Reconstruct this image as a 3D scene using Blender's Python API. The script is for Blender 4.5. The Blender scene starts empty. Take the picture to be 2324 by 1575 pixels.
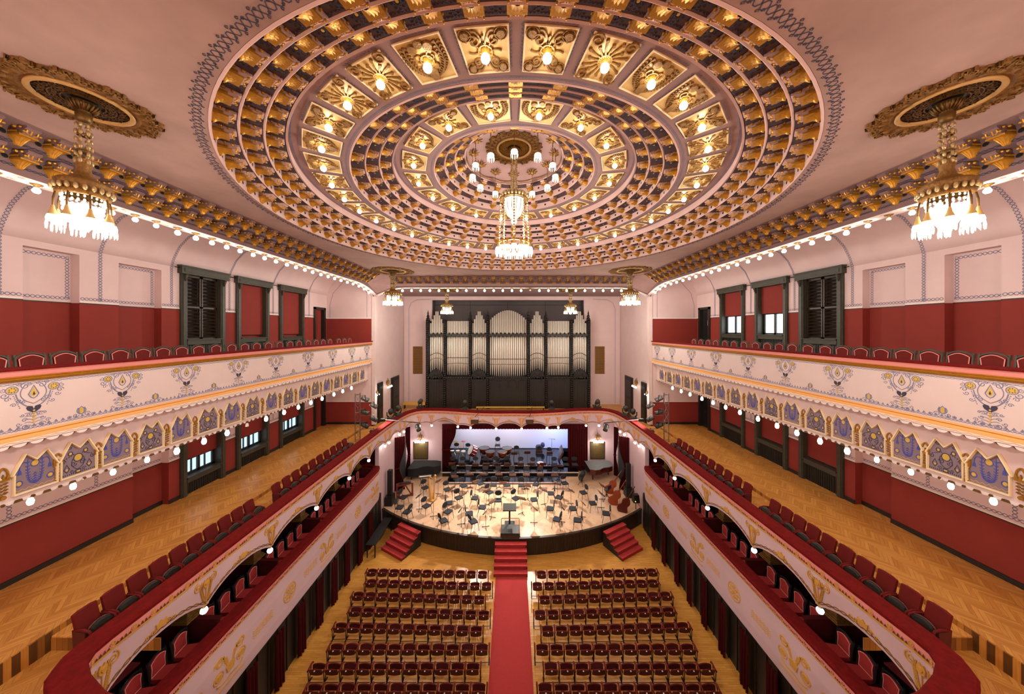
import bpy, math, random
from mathutils import Vector, Matrix
S = bpy.context.scene
col = S.collection
pi = math.pi
rnd = random.Random(7)

# ---------------------------------------------------------------- camera, world, exposure
CAMZ = 13.0                                   # the camera stands on the rear upper balcony, 13 m above the stalls floor
cam_d = bpy.data.cameras.new('camera')
cam = bpy.data.objects.new('camera', cam_d)
col.objects.link(cam)
cam.location = (0, 0, CAMZ)
cam.rotation_euler = (pi / 2, 0, 0)
cam_d.sensor_width = 36.0
cam_d.lens = 36.0 * 677.0 / 2324.0
cam_d.shift_y = -(787.5 - 749.4) / 2324.0
cam_d.clip_start = 0.05
cam_d.clip_end = 200
S.camera = cam
w = bpy.data.worlds.new('world')
S.world = w
w.use_nodes = True
w.node_tree.nodes['Background'].inputs[0].default_value = (1.0, 0.86, 0.78, 1)
w.node_tree.nodes['Background'].inputs[1].default_value = 0.0
S.view_settings.view_transform = 'Standard'
S.view_settings.look = 'None'
S.view_settings.gamma = 1.0
S.view_settings.use_curve_mapping = False
S.view_settings.exposure = 0.85
cy = S.cycles
cy.use_denoising = True
cy.use_adaptive_sampling = True
cy.adaptive_threshold = 0.03
cy.max_bounces = 6
cy.diffuse_bounces = 4
cy.glossy_bounces = 3
cy.transmission_bounces = 3
cy.sample_clamp_indirect = 4.0
cy.caustics_reflective = False
cy.caustics_refractive = False
cy.use_light_tree = True

WARM = (1.0, 0.91, 0.81)
def lamp(kind, loc, power, colr=WARM, size=0.3, aim=None, spot=None, blend=0.6, name='lamp'):
    d = bpy.data.lights.new(name, kind)
    d.energy = power
    d.color = colr
    if kind == 'AREA':
        d.shape = 'DISK'; d.size = size
    else:
        d.shadow_soft_size = size
    if spot:
        d.spot_size = spot; d.spot_blend = blend
    o = bpy.data.objects.new(name, d)
    col.objects.link(o)
    o.location = loc
    if aim:
        o.rotation_euler = (Vector(aim) - Vector(loc)).to_track_quat('-Z', 'Y').to_euler()
    return o
PW = dict(big=300, center=900, organ=150, sconce=30, spot=1500)

KIDS = {}
def reg(o, parent):                            # parents o and remembers it, so that a thing can be copied with its parts
    o.parent = parent
    if parent is not None: KIDS.setdefault(parent.name, []).append(o)
# ---------------------------------------------------------------- mesh builder
class MB:
    def __init__(s):
        s.v = []; s.f = []
    def add(s, vs, fs):
        n = len(s.v)
        s.v += [tuple(p) for p in vs]
        s.f += [tuple(i + n for i in f) for f in fs]
        return s
    def box(s, x0, x1, y0, y1, z0, z1):
        vs = [(x, y, z) for z in (z0, z1) for y in (y0, y1) for x in (x0, x1)]
        return s.add(vs, [(0, 2, 3, 1), (4, 5, 7, 6), (0, 1, 5, 4), (2, 6, 7, 3), (0, 4, 6, 2), (1, 3, 7, 5)])
    def obox(s, c, size, rot=None, taper=1.0):
        a, b, d = size[0] / 2, size[1] / 2, size[2] / 2
        vs = []
        for z in (-d, d):
            k = taper if z > 0 else 1.0
            vs += [Vector((x * k, y * k, z)) for y in (-b, b) for x in (-a, a)]
        if rot is not None:
            vs = [rot @ p for p in vs]
        vs = [p + Vector(c) for p in vs]
        return s.add(vs, [(0, 2, 3, 1), (4, 5, 7, 6), (0, 1, 5, 4), (2, 6, 7, 3), (0, 4, 6, 2), (1, 3, 7, 5)])
    def tube(s, path, r, n=6, closed=False):
        P = [Vector(p) for p in path]
        m = len(P)
        R = r if isinstance(r, (list, tuple)) else [r] * m
        vs = []; fs = []
        up = None
        for i in range(m):
            if closed:
                t = P[(i + 1) % m] - P[i - 1]
            else:
                t = P[min(i + 1, m - 1)] - P[max(i - 1, 0)]
            if t.length < 1e-9: t = Vector((0, 0, 1))
            t.normalize()
            if up is None:
                up = Vector((0, 0, 1)) if abs(t.z) < 0.9 else Vector((1, 0, 0))
            a = t.cross(up)
            if a.length < 1e-6: a = t.orthogonal()
            a.normalize(); b = a.cross(t); b.normalize(); up = b
            for k in range(n):
                q = 2 * pi * k / n
                vs.append(P[i] + (a * math.cos(q) + b * math.sin(q)) * R[i])
        for i in range(m if closed else m - 1):
            j = (i + 1) % m
            for k in range(n):
                fs.append((i * n + k, i * n + (k + 1) % n, j * n + (k + 1) % n, j * n + k))
        if not closed:
            fs.append(tuple(range(n - 1, -1, -1))); fs.append(tuple((m - 1) * n + k for k in range(n)))
        return s.add(vs, fs)
    def rod(s, a, b, r, n=6):
        return s.tube([a, b], r, n)
    def lathe(s, prof, n=16, c=(0, 0, 0), mat=None, a0=0.0, a1=None):
        full = a1 is None
        if full: a1 = a0 + 2 * pi
        cnt = n if full else n + 1
        vs = []; fs = []
        for (r, z) in prof:
            for k in range(cnt):
                q = a0 + (a1 - a0) * k / n
                p = Vector((r * math.cos(q), r * math.sin(q), z))
                if mat is not None: p = mat @ p
                vs.append(p + Vector(c))
        for i in range(len(prof) - 1):
            for k in range(n):
                k2 = (k + 1) % cnt if full else k + 1
                fs.append((i * cnt + k, i * cnt + k2, (i + 1) * cnt + k2, (i + 1) * cnt + k))
        return s.add(vs, fs)
    def ball(s, c, r, n=8, m=5, sz=1.0):
        prof = [(max(r * math.sin(pi * i / m), 1e-4), -r * sz * math.cos(pi * i / m)) for i in range(m + 1)]
        return s.lathe(prof, n, c)
    def prism(s, A, B):
        n = len(A)
        fs = [tuple(range(n)), tuple(range(2 * n - 1, n - 1, -1))]
        fs += [(i, i + n, (i + 1) % n + n, (i + 1) % n) for i in range(n)]
        return s.add(list(A) + list(B), fs)
    def sweep(s, prof, path, closed_prof=True, closed_path=False, caps=True):
        # prof: (outward, z); path: (x, y, nx, ny[, dz])
        m = len(prof); vs = []; fs = []
        for p in path:
            dz = p[4] if len(p) > 4 else 0.0
            for (d, z) in prof:
                vs.append((p[0] + p[2] * d, p[1] + p[3] * d, z + dz))
        n = len(path)
        for i in range(n if closed_path else n - 1):
            j = (i + 1) % n
            for k in range(m if closed_prof else m - 1):
                k2 = (k + 1) % m
                fs.append((i * m + k, i * m + k2, j * m + k2, j * m + k))
        if caps and closed_prof and not closed_path:
            fs.append(tuple(range(m - 1, -1, -1))); fs.append(tuple((n - 1) * m + k for k in range(m)))
        return s.add(vs, fs)
    def ribbon(s, pts, wd, fr, t=0.012, closed=False):
        # a thin raised band following 2-D points; fr(u, v, h) -> 3-D point, h = height above the surface
        n = len(pts); vs = []; fs = []
        for i in range(n):
            if closed: a = pts[i - 1]; b = pts[(i + 1) % n]
            else: a = pts[max(i - 1, 0)]; b = pts[min(i + 1, n - 1)]
            dx, dy = b[0] - a[0], b[1] - a[1]
            L = math.hypot(dx, dy) or 1.0
            nx, ny = -dy / L * wd / 2, dx / L * wd / 2
            u, v = pts[i]
            vs += [fr(u + nx, v + ny, 0.0), fr(u + nx * .7, v + ny * .7, t), fr(u - nx * .7, v - ny * .7, t), fr(u - nx, v - ny, 0.0)]
        for i in range(n if closed else n - 1):
            j = (i + 1) % n
            for k in range(3):
                fs.append((i * 4 + k, j * 4 + k, j * 4 + k + 1, i * 4 + k + 1))
        return s.add(vs, fs)
    def disc(s, u, v, r, fr, t=0.012, n=10):
        vs = [fr(u, v, t)]
        for k in range(n):
            q = 2 * pi * k / n
            vs.append(fr(u + r * .85 * math.cos(q), v + r * .85 * math.sin(q), t))
        for k in range(n):
            q = 2 * pi * k / n
            vs.append(fr(u + r * math.cos(q), v + r * math.sin(q), 0))
        fs = [(0, 1 + k, 1 + (k + 1) % n) for k in range(n)]
        fs += [(1 + k, 1 + n + k, 1 + n + (k + 1) % n, 1 + (k + 1) % n) for k in range(n)]
        return s.add(vs, fs)
    def plate(s, poly, fr, t=0.012):
        return s.prism([fr(u, v, 0) for u, v in poly], [fr(u, v, t) for u, v in poly])
    def mesh(s, name, mat, smooth=False):
        me = bpy.data.meshes.new(name)
        me.from_pydata(s.v, [], s.f)
        if mat: me.materials.append(mat)
        if smooth:
            me.polygons.foreach_set('use_smooth', [True] * len(me.polygons))
        me.update()
        return me
    def build(s, name, mat, parent=None, smooth=False, **props):
        o = bpy.data.objects.new(name, s.mesh(name, mat, smooth))
        col.objects.link(o)
        reg(o, parent)
        for k, v in props.items(): o[k] = v
        return o

def merged(name, items, parent=None, **props):
    # one part whose surface pattern (painted print, vent holes) lies in its own mesh, each with its paint
    me = bpy.data.meshes.new(name)
    v, f, mi = [], [], []
    for k, (m, mt) in enumerate(items):
        n = len(v); v += m.v; f += [tuple(i + n for i in q) for q in m.f]; mi += [k] * len(m.f)
        me.materials.append(mt)
    me.from_pydata(v, [], f)
    me.polygons.foreach_set('material_index', mi)
    me.update()
    o = bpy.data.objects.new(name, me)
    col.objects.link(o); reg(o, parent)
    for k, q in props.items(): o[k] = q
    return o
def mmesh(name, items):
    o = merged(name, items)
    me = o.data
    bpy.data.objects.remove(o)
    return me
def link(name, me, parent=None, loc=(0, 0, 0), rot=(0, 0, 0), **props):
    o = bpy.data.objects.new(name, me)
    col.objects.link(o)
    reg(o, parent); o.location = loc; o.rotation_euler = rot
    for k, v in props.items(): o[k] = v
    return o
def tag(o, label, cat, group=None, kind=None):
    o['label'] = label; o['category'] = cat
    if group: o['group'] = group
    if kind: o['kind'] = kind
    return o
def thing(name, label, cat, loc=(0, 0, 0), rz=0.0, group=None):
    o = bpy.data.objects.new(name, None)
    col.objects.link(o)
    o.empty_display_size = 0.1
    o.location = loc; o.rotation_euler = (0, 0, rz)
    return tag(o, label, cat, group)
def struct(o, label, cat):
    return tag(o, label, cat, None, 'structure')
def kids(o):
    return KIDS.get(o.name, [])
def dup(root, loc, rz=0.0, label=None, group=None, parent=None, scale=None):
    def cp(o, par):
        c = o.copy()
        col.objects.link(c)
        reg(c, par)
        return c
    r = cp(root, parent)
    r.location = loc; r.rotation_euler = (0, 0, rz)
    if scale: r.scale = scale
    if label: r['label'] = label
    if group: r['group'] = group
    for ch in kids(root):
        c = cp(ch, r)
        for g in kids(ch): cp(g, c)
    return r
ORD = ['first', 'second', 'third', 'fourth', 'fifth', 'sixth', 'seventh', 'eighth', 'ninth', 'tenth', 'eleventh', 'twelfth', 'thirteenth',
       'fourteenth', 'fifteenth', 'sixteenth', 'seventeenth', 'eighteenth', 'nineteenth', 'twentieth']
TENS = {20: 'twenty', 30: 'thirty', 40: 'forty', 50: 'fifty', 60: 'sixty', 70: 'seventy', 80: 'eighty', 90: 'ninety'}
def nth(i):                                    # 0 -> first
    n = i + 1
    if n <= 20: return ORD[i]
    if n % 10 == 0: return TENS[n][:-1] + 'ieth'
    return TENS[n // 10 * 10] + '-' + ORD[n % 10 - 1]
SIDE = {-1: 'left', 1: 'right'}

# ---------------------------------------------------------------- materials
def lin(c):
    return tuple(((x / 255) / 12.92 if x / 255 <= 0.04045 else ((x / 255 + 0.055) / 1.055) ** 2.4) for x in c) + (1.0,)
class NT:
    def __init__(s, name):
        s.m = bpy.data.materials.new(name); s.m.use_nodes = True
        s.t = s.m.node_tree; s.n = s.t.nodes; s.b = s.n['Principled BSDF']
    def node(s, typ, **kw):
        o = s.n.new(typ)
        for k, v in kw.items():
            if k.startswith('i_'): o.inputs[k[2:].replace('_', ' ')].default_value = v
            else: setattr(o, k, v)
        return o
    def ln(s, a, b): s.t.links.new(a, b)
def mat(name, rgb, rough=0.6, metal=0.0, vary=0.0, scale=4.0, bump=0.0, bscale=60.0, sheen=0.0, spec=None, emit=None, estr=0.0, detail=4.0):
    k = NT(name)
    b = k.b
    b.inputs['Base Color'].default_value = lin(rgb)
    b.inputs['Roughness'].default_value = rough
    b.inputs['Metallic'].default_value = metal
    if spec is not None: b.inputs['Specular IOR Level'].default_value = spec
    if sheen:
        b.inputs['Sheen Weight'].default_value = sheen
        b.inputs['Sheen Roughness'].default_value = 0.4
        b.inputs['Sheen Tint'].default_value = lin((255, 120, 100))
    if emit:
        b.inputs['Emission Color'].default_value = emit + (1,) if len(emit) == 3 else emit
        b.inputs['Emission Strength'].default_value = estr
    if vary or bump:
        tc = k.node('ShaderNodeTexCoord')
    if vary:
        nz = k.node('ShaderNodeTexNoise', i_Scale=scale, i_Detail=detail, i_Roughness=0.6)
        k.ln(tc.outputs['Object'], nz.inputs['Vector'])
        mx = k.node('ShaderNodeMixRGB', blend_type='MULTIPLY')
        mx.inputs['Color1'].default_value = lin(rgb)
        rp = k.node('ShaderNodeValToRGB')
        rp.color_ramp.elements[0].position = 0.3; rp.color_ramp.elements[1].position = 0.7
        lo = 1 - vary
        rp.color_ramp.elements[0].color = (lo, lo, lo, 1); rp.color_ramp.elements[1].color = (1, 1, 1, 1)
        k.ln(nz.outputs['Fac'], rp.inputs['Fac'])
        mx.inputs['Fac'].default_value = 1.0
        k.ln(rp.outputs['Color'], mx.inputs['Color2'])
        k.ln(mx.outputs['Color'], b.inputs['Base Color'])
    if bump:
        n2 = k.node('ShaderNodeTexNoise', i_Scale=bscale, i_Detail=3.0)
        k.ln(tc.outputs['Object'], n2.inputs['Vector'])
        bp = k.node('ShaderNodeBump', i_Strength=bump, i_Distance=0.02)
        k.ln(n2.outputs['Fac'], bp.inputs['Height'])
        k.ln(bp.outputs['Normal'], b.inputs['Normal'])
    return k.m
def emis(name, rgb, strength):
    k = NT(name)
    e = k.node('ShaderNodeEmission')
    e.inputs[0].default_value = tuple(rgb) + (1,); e.inputs[1].default_value = strength
    k.ln(e.outputs[0], k.n['Material Output'].inputs[0])
    return k.m
def plank(name, rgbs, wid, lng, rotz=0.0, rough=0.35, herring=False):
    # wood boards: brick layout in object space (world coordinates for the floors), grain by stretched noise
    k = NT(name); b = k.b
    tc = k.node('ShaderNodeTexCoord')
    def board(rot, off):
        mp = k.node('ShaderNodeMapping'); mp.inputs['Rotation'].default_value = (0, 0, rot)
        mp.inputs['Location'].default_value = (off, 0, 0)
        k.ln(tc.outputs['Object'], mp.inputs['Vector'])
        br = k.node('ShaderNodeTexBrick', offset=0.5, offset_frequency=2)
        br.inputs['Scale'].default_value = 1.0
        br.inputs['Brick Width'].default_value = lng
        br.inputs['Row Height'].default_value = wid
        br.inputs['Mortar Size'].default_value = 0.004
        br.inputs['Mortar Smooth'].default_value = 0.1
        br.inputs['Bias'].default_value = 0.0
        br.inputs['Color1'].default_value = lin(rgbs[0])
        br.inputs['Color2'].default_value = lin(rgbs[1])
        br.inputs['Mortar'].default_value = lin(rgbs[2])
        k.ln(mp.outputs['Vector'], br.inputs['Vector'])
        ms = k.node('ShaderNodeMapping'); ms.inputs['Scale'].default_value = (2.0, 40.0, 1.0)
        k.ln(mp.outputs['Vector'], ms.inputs['Vector'])
        nz = k.node('ShaderNodeTexNoise', i_Scale=1.0, i_Detail=4.0)
        k.ln(ms.outputs['Vector'], nz.inputs['Vector'])
        mx = k.node('ShaderNodeMixRGB', blend_type='OVERLAY'); mx.inputs['Fac'].default_value = 0.45
        k.ln(br.outputs['Color'], mx.inputs['Color1']); k.ln(nz.outputs['Fac'], mx.inputs['Color2'])
        return mx.outputs['Color']
    if herring:
        # herringbone look: strips across the floor whose boards lean alternately to either side
        sp = k.node('ShaderNodeSeparateXYZ'); k.ln(tc.outputs['Object'], sp.inputs[0])
        w2 = lng * 0.7071
        md = k.node('ShaderNodeMath', operation='PINGPONG'); md.inputs[1].default_value = w2
        k.ln(sp.outputs['X' if herring == 'x' else 'Y'], md.inputs[0])
        # mirrored coordinate folds the floor into alternating strips
        cb = k.node('ShaderNodeCombineXYZ')
        k.ln(md.outputs[0], cb.inputs['X']); k.ln(sp.outputs['Y' if herring == 'x' else 'X'], cb.inputs['Y'])
        mp = k.node('ShaderNodeMapping'); mp.inputs['Rotation'].default_value = (0, 0, pi / 4)
        k.ln(cb.outputs[0], mp.inputs['Vector'])
        s2 = k.node('ShaderNodeSeparateXYZ'); k.ln(mp.outputs[0], s2.inputs[0])
        dv = k.node('ShaderNodeMath', operation='DIVIDE'); dv.inputs[1].default_value = wid
        k.ln(s2.outputs['Y'], dv.inputs[0])
        fl = k.node('ShaderNodeMath', operation='FLOOR'); k.ln(dv.outputs[0], fl.inputs[0])
        dx = k.node('ShaderNodeMath', operation='DIVIDE'); dx.inputs[1].default_value = w2
        k.ln(sp.outputs['X' if herring == 'x' else 'Y'], dx.inputs[0])
        fx = k.node('ShaderNodeMath', operation='FLOOR'); k.ln(dx.outputs[0], fx.inputs[0])
        c2 = k.node('ShaderNodeCombineXYZ'); k.ln(fl.outputs[0], c2.inputs['X']); k.ln(fx.outputs[0], c2.inputs['Y'])
        wn = k.node('ShaderNodeTexWhiteNoise', noise_dimensions='2D'); k.ln(c2.outputs[0], wn.inputs['Vector'])
        rp = k.node('ShaderNodeValToRGB')
        rp.color_ramp.elements[0].color = lin(rgbs[0]); rp.color_ramp.elements[1].color = lin(rgbs[1])
        k.ln(wn.outputs['Value'], rp.inputs['Fac'])
        fr = k.node('ShaderNodeMath', operation='FRACT'); k.ln(dv.outputs[0], fr.inputs[0])
        lt = k.node('ShaderNodeMath', operation='LESS_THAN'); lt.inputs[1].default_value = 0.07; k.ln(fr.outputs[0], lt.inputs[0])
        m1 = k.node('ShaderNodeMixRGB'); k.ln(lt.outputs[0], m1.inputs['Fac']); k.ln(rp.outputs['Color'], m1.inputs['Color1'])
        m1.inputs['Color2'].default_value = lin(rgbs[2])
        ms = k.node('ShaderNodeMapping'); ms.inputs['Scale'].default_value = (3.0, 45.0, 1.0)
        k.ln(mp.outputs[0], ms.inputs['Vector'])
        nz = k.node('ShaderNodeTexNoise', i_Scale=1.0, i_Detail=4.0); k.ln(ms.outputs[0], nz.inputs['Vector'])
        mx = k.node('ShaderNodeMixRGB', blend_type='OVERLAY'); mx.inputs['Fac'].default_value = 0.4
        k.ln(m1.outputs['Color'], mx.inputs['Color1']); k.ln(nz.outputs['Fac'], mx.inputs['Color2'])
        c = mx.outputs['Color']
    else:
        c = board(rotz, 0)
    k.ln(c, b.inputs['Base Color'])
    b.inputs['Roughness'].default_value = rough
    return k.m

def holed(name, rgb, cnt, R, zm):
    # plaster riser with a row of dark vent holes, cnt around the ring
    k = NT(name); b = k.b
    b.inputs['Roughness'].default_value = .85
    tc = k.node('ShaderNodeTexCoord'); sp = k.node('ShaderNodeSeparateXYZ'); k.ln(tc.outputs['Object'], sp.inputs[0])
    def math_(op, a, v=None, b2=None):
        n = k.node('ShaderNodeMath', operation=op); k.ln(a, n.inputs[0])
        if b2 is not None: k.ln(b2, n.inputs[1])
        elif v is not None: n.inputs[1].default_value = v
        return n.outputs[0]
    an = k.node('ShaderNodeMath', operation='ARCTAN2'); k.ln(sp.outputs['Y'], an.inputs[0]); k.ln(sp.outputs['X'], an.inputs[1])
    t = math_('MULTIPLY', an.outputs[0], cnt / (2 * pi))
    t = math_('ADD', t, 100.0 if cnt > 18 else 100.5)
    t = math_('FRACT', t); t = math_('SUBTRACT', t, .5); t = math_('MULTIPLY', t, 2 * pi * R / cnt); t = math_('POWER', math_('ABSOLUTE', t), 2.0)
    z = math_('SUBTRACT', sp.outputs['Z'], zm); z = math_('POWER', math_('ABSOLUTE', z), 2.0)
    d = math_('ADD', t, None, z)
    l = math_('LESS_THAN', d, .047 ** 2)
    mx = k.node('ShaderNodeMixRGB'); mx.inputs['Color1'].default_value = lin(rgb); mx.inputs['Color2'].default_value = lin((30, 24, 24))
    k.ln(l, mx.inputs['Fac']); k.ln(mx.outputs['Color'], b.inputs['Base Color'])
    return k.m
M = {}
M['pink'] = mat('pink_plaster', (224, 198, 195), 0.85, vary=0.07, scale=1.2)
M['pinkpanel'] = mat('pale_panel_paint', (218, 196, 190), 0.8, vary=0.05, scale=2)
M['rose'] = mat('rose_paint', (236, 150, 142), 0.8)
M['ceil'] = mat('ceiling_plaster', (170, 138, 128), 0.9, vary=0.22, scale=0.9)
M['mauve'] = mat('mauve_plaster', (158, 124, 118), 0.85, vary=0.2, scale=1.3)
M['mauvelite'] = mat('pale_mauve_plaster', (198, 164, 156), 0.85, vary=0.12, scale=2)
M['coffer'] = mat('brown_coffer_paint', (80, 56, 54), 0.85, vary=0.2, scale=3)
M['dado'] = mat('oxblood_wall_paint', (136, 42, 31), 0.8, vary=0.08, scale=1.5)
M['band'] = mat('white_stucco', (240, 226, 220), 0.8, vary=0.08, scale=8)
M['velvet'] = mat('crimson_velvet', (116, 18, 16), 0.95, vary=0.4, scale=9, spec=0.15)
M['drape'] = mat('dark_red_drape', (74, 15, 18), 0.95, vary=0.2, scale=3, spec=0.15)
M['leather'] = mat('oxblood_upholstery', (108, 25, 21), 0.7, spec=0.2, vary=0.15, scale=6)
M['leatherdark'] = mat('dark_maroon_back', (84, 19, 19), 0.6, vary=0.15, scale=6)
M['carpet'] = mat('red_carpet', (170, 44, 42), 0.95, vary=0.12, scale=14, bump=0.3, bscale=200)
M['black'] = mat('black_paint', (20, 20, 20), 0.5)
M['blackgloss'] = mat('black_gloss', (14, 15, 16), 0.15)
M['blackcloth'] = mat('black_fabric', (30, 31, 33), 0.95)
M['chairblack'] = mat('charcoal_upholstery', (38, 39, 44), 0.85)
M['iron'] = mat('black_iron', (28, 27, 27), 0.4, metal=0.6)
M['steel'] = mat('grey_steel', (120, 120, 118), 0.35, metal=0.8)
M['chrome'] = mat('chrome', (190, 190, 190), 0.15, metal=1.0)
M['olive'] = mat('dark_olive_wood', (66, 64, 50), 0.5, vary=0.3, scale=6)
M['darkwood'] = mat('black_stained_wood', (36, 32, 27), 0.45, vary=0.35, scale=5)
M['darkwood2'] = mat('dark_brown_wood', (56, 40, 28), 0.45, vary=0.3, scale=5)
M['gold'] = mat('gilding', (194, 138, 42), 0.40, metal=0.55, vary=0.25, scale=14, bump=0.25, bscale=30)
M['oldgold'] = mat('aged_gilding', (168, 124, 62), 0.5, metal=0.45, vary=0.55, scale=16, bump=0.5, bscale=40)
M['goldpaint'] = mat('gold_paint', (214, 164, 74), 0.6, metal=0.1)
M['palegold'] = mat('pale_gilding', (232, 196, 124), 0.5, metal=0.2, vary=0.1, scale=6)
M['brassdark'] = mat('brown_bronze', (128, 96, 48), 0.4, metal=0.55, vary=0.3, scale=12)
M['blue'] = mat('slate_blue_paint', (122, 122, 146), 0.8)
M['navy'] = mat('dark_blue_paint', (58, 54, 74), 0.8)
M['bluebright'] = mat('cobalt_paint', (70, 78, 160), 0.8)
M['orange'] = mat('orange_gold_paint', (232, 170, 96), 0.8)
M['panelmauve'] = mat('mauve_grey_panel', (138, 118, 128), 0.85, vary=0.1, scale=8)
M['yellowpaint'] = mat('ochre_paint', (206, 170, 72), 0.7)
M['cornice'] = mat('brown_cornice_plaster', (122, 92, 88), 0.85, vary=0.2, scale=2)
M['cream'] = mat('cream_moulding', (246, 224, 178), 0.7)
M['pipe'] = mat('tin_organ_pipe', (226, 216, 200), 0.35, metal=0.25)
M['organ'] = mat('organ_case_wood', (34, 30, 27), 0.42, vary=0.4, scale=4)
M['grey'] = mat('dark_grey_wall', (92, 82, 82), 0.9, vary=0.1, scale=1.0)
M['greyceil'] = mat('grey_mauve_ceiling', (150, 122, 120), 0.9)
M['cyc'] = mat('white_backdrop_cloth', (214, 208, 222), 0.9)
M['lilac'] = mat('lilac_plaster', (216, 188, 194), 0.85, vary=0.06, scale=1.2)
M['paper'] = mat('white_paper', (235, 232, 225), 0.8)
M['copper'] = mat('polished_copper', (190, 96, 56), 0.25, metal=0.85)
M['drumred'] = mat('red_lacquer', (146, 44, 32), 0.25)
M['drumhead'] = mat('grey_drumhead', (96, 98, 100), 0.6)
M['basswood'] = mat('orange_varnish', (150, 62, 24), 0.25, vary=0.25, scale=6)
M['bassdark'] = mat('brown_varnish', (92, 36, 22), 0.25, vary=0.25, scale=6)
M['mahogany'] = mat('mahogany_lacquer', (88, 22, 20), 0.2, vary=0.2, scale=5)
M['wood'] = mat('walnut_wood', (112, 66, 42), 0.4, vary=0.3, scale=8)
M['redwood'] = mat('red_brown_wood', (124, 52, 34), 0.4, vary=0.2, scale=7)
M['harp'] = mat('golden_maple', (222, 168, 92), 0.3, metal=0.15, vary=0.2, scale=6)
M['grille'] = mat('brass_grille', (150, 122, 58), 0.45, metal=0.5)
M['lampbody'] = mat('grey_lamp_housing', (62, 62, 56), 0.45, metal=0.3)
M['crystal'] = mat('crystal_beads', (196, 172, 122), 0.08, metal=0.4, spec=0.9)
M['glow'] = emis('lit_crystal', (1.0, 0.90, 0.74), 1.5)
M['bulb'] = emis('lit_bulb', (1.0, 0.91, 0.78), 16.0)
M['bulbdim'] = emis('lit_shade', (1.0, 0.90, 0.76), 3.5)
M['bulbcool'] = emis('lit_cool_bulb', (0.9, 0.94, 1.0), 8.0)
M['pane'] = emis('daylight_pane', (0.80, 0.90, 1.0), 2.6)
M['paneblue'] = emis('dusk_pane', (0.55, 0.78, 1.0), 0.8)
M['stalls'] = plank('oak_strip_floor', ((208, 150, 68), (190, 130, 52), (164, 110, 46)), 0.075, 0.55, 0.0, 0.32)
M['parquet'] = plank('herringbone_parquet', ((220, 160, 80), (192, 130, 58), (154, 104, 46)), 0.09, 0.58, 0.0, 0.30, herring='x')
M['stagefloor'] = plank('pale_stage_parquet', ((224, 186, 150), (212, 170, 132), (196, 154, 118)), 0.12, 0.72, 0.0, 0.35, herring='x')
M['edgewood'] = plank('striped_oak_edge', ((196, 134, 56), (120, 74, 30), (90, 56, 24)), 0.12, 0.14, 0.0, 0.4)

# ================================================================ the room shell (z = 0 is the stalls floor)
def Z(h): return CAMZ + h
YR, YE = -3.0, 23.35                            # rear wall, end wall of the side balconies
XW, XB = 14.5, 14.8                            # side wall face, face of its recesses
ZF1, ZS1 = 5.65, 5.5                           # lower balcony: aisle floor, seat strip
ZF2 = 11.25                                    # upper balcony floor
struct(MB().box(-11.2, 11.2, YR, 21, -0.3, 0).build('floor', M['stalls']), 'honey oak strip floor of the stalls', 'floor')
struct(MB().box(-15.2, 15.2, YR - 0.3, YR, 0, 17.6).build('wall_rear', M['pink']), 'plain pink wall behind the viewer', 'wall')
# --- flat ceiling with the round opening of the coffered dome
DX, DY, ZC = 0.08, 11.98, Z(4.15)
CX, CY0, CY1 = 9.75, YR, 23.1
def ceiling():
    m = MB(); R0 = 8.615
    A = [2 * pi * k / 144 for k in range(144)] + [math.atan2(y - DY, x - DX) % (2 * pi) for x in (-CX, CX) for y in (CY0, CY1)]
    A.sort()
    vs = []
    for a in A:
        c, s_ = math.cos(a), math.sin(a)
        t = min([((CX if c > 0 else -CX) - DX) / c if abs(c) > 1e-9 else 1e9, ((CY1 if s_ > 0 else CY0) - DY) / s_ if abs(s_) > 1e-9 else 1e9])
        for z in (ZC, ZC + 0.2):
            vs += [(DX + R0 * c, DY + R0 * s_, z), (DX + t * c, DY + t * s_, z)]
    n = len(A); fs = []
    for i in range(n):
        j = (i + 1) % n
        fs += [(i * 4, i * 4 + 1, j * 4 + 1, j * 4), (i * 4 + 2, j * 4 + 2, j * 4 + 3, i * 4 + 3)]
    m.add(vs, fs)
    return m.build('ceiling', M['ceil'])
CEIL = struct(ceiling(), 'flat brownish pink plaster ceiling around the coffered dome', 'ceiling')
struct(MB().box(-15.2, 15.2, YR, 31.5, 21.0, 21.2).build('ceiling_roof', M['grey']), 'roof slab above the dome', 'ceiling')

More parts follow.
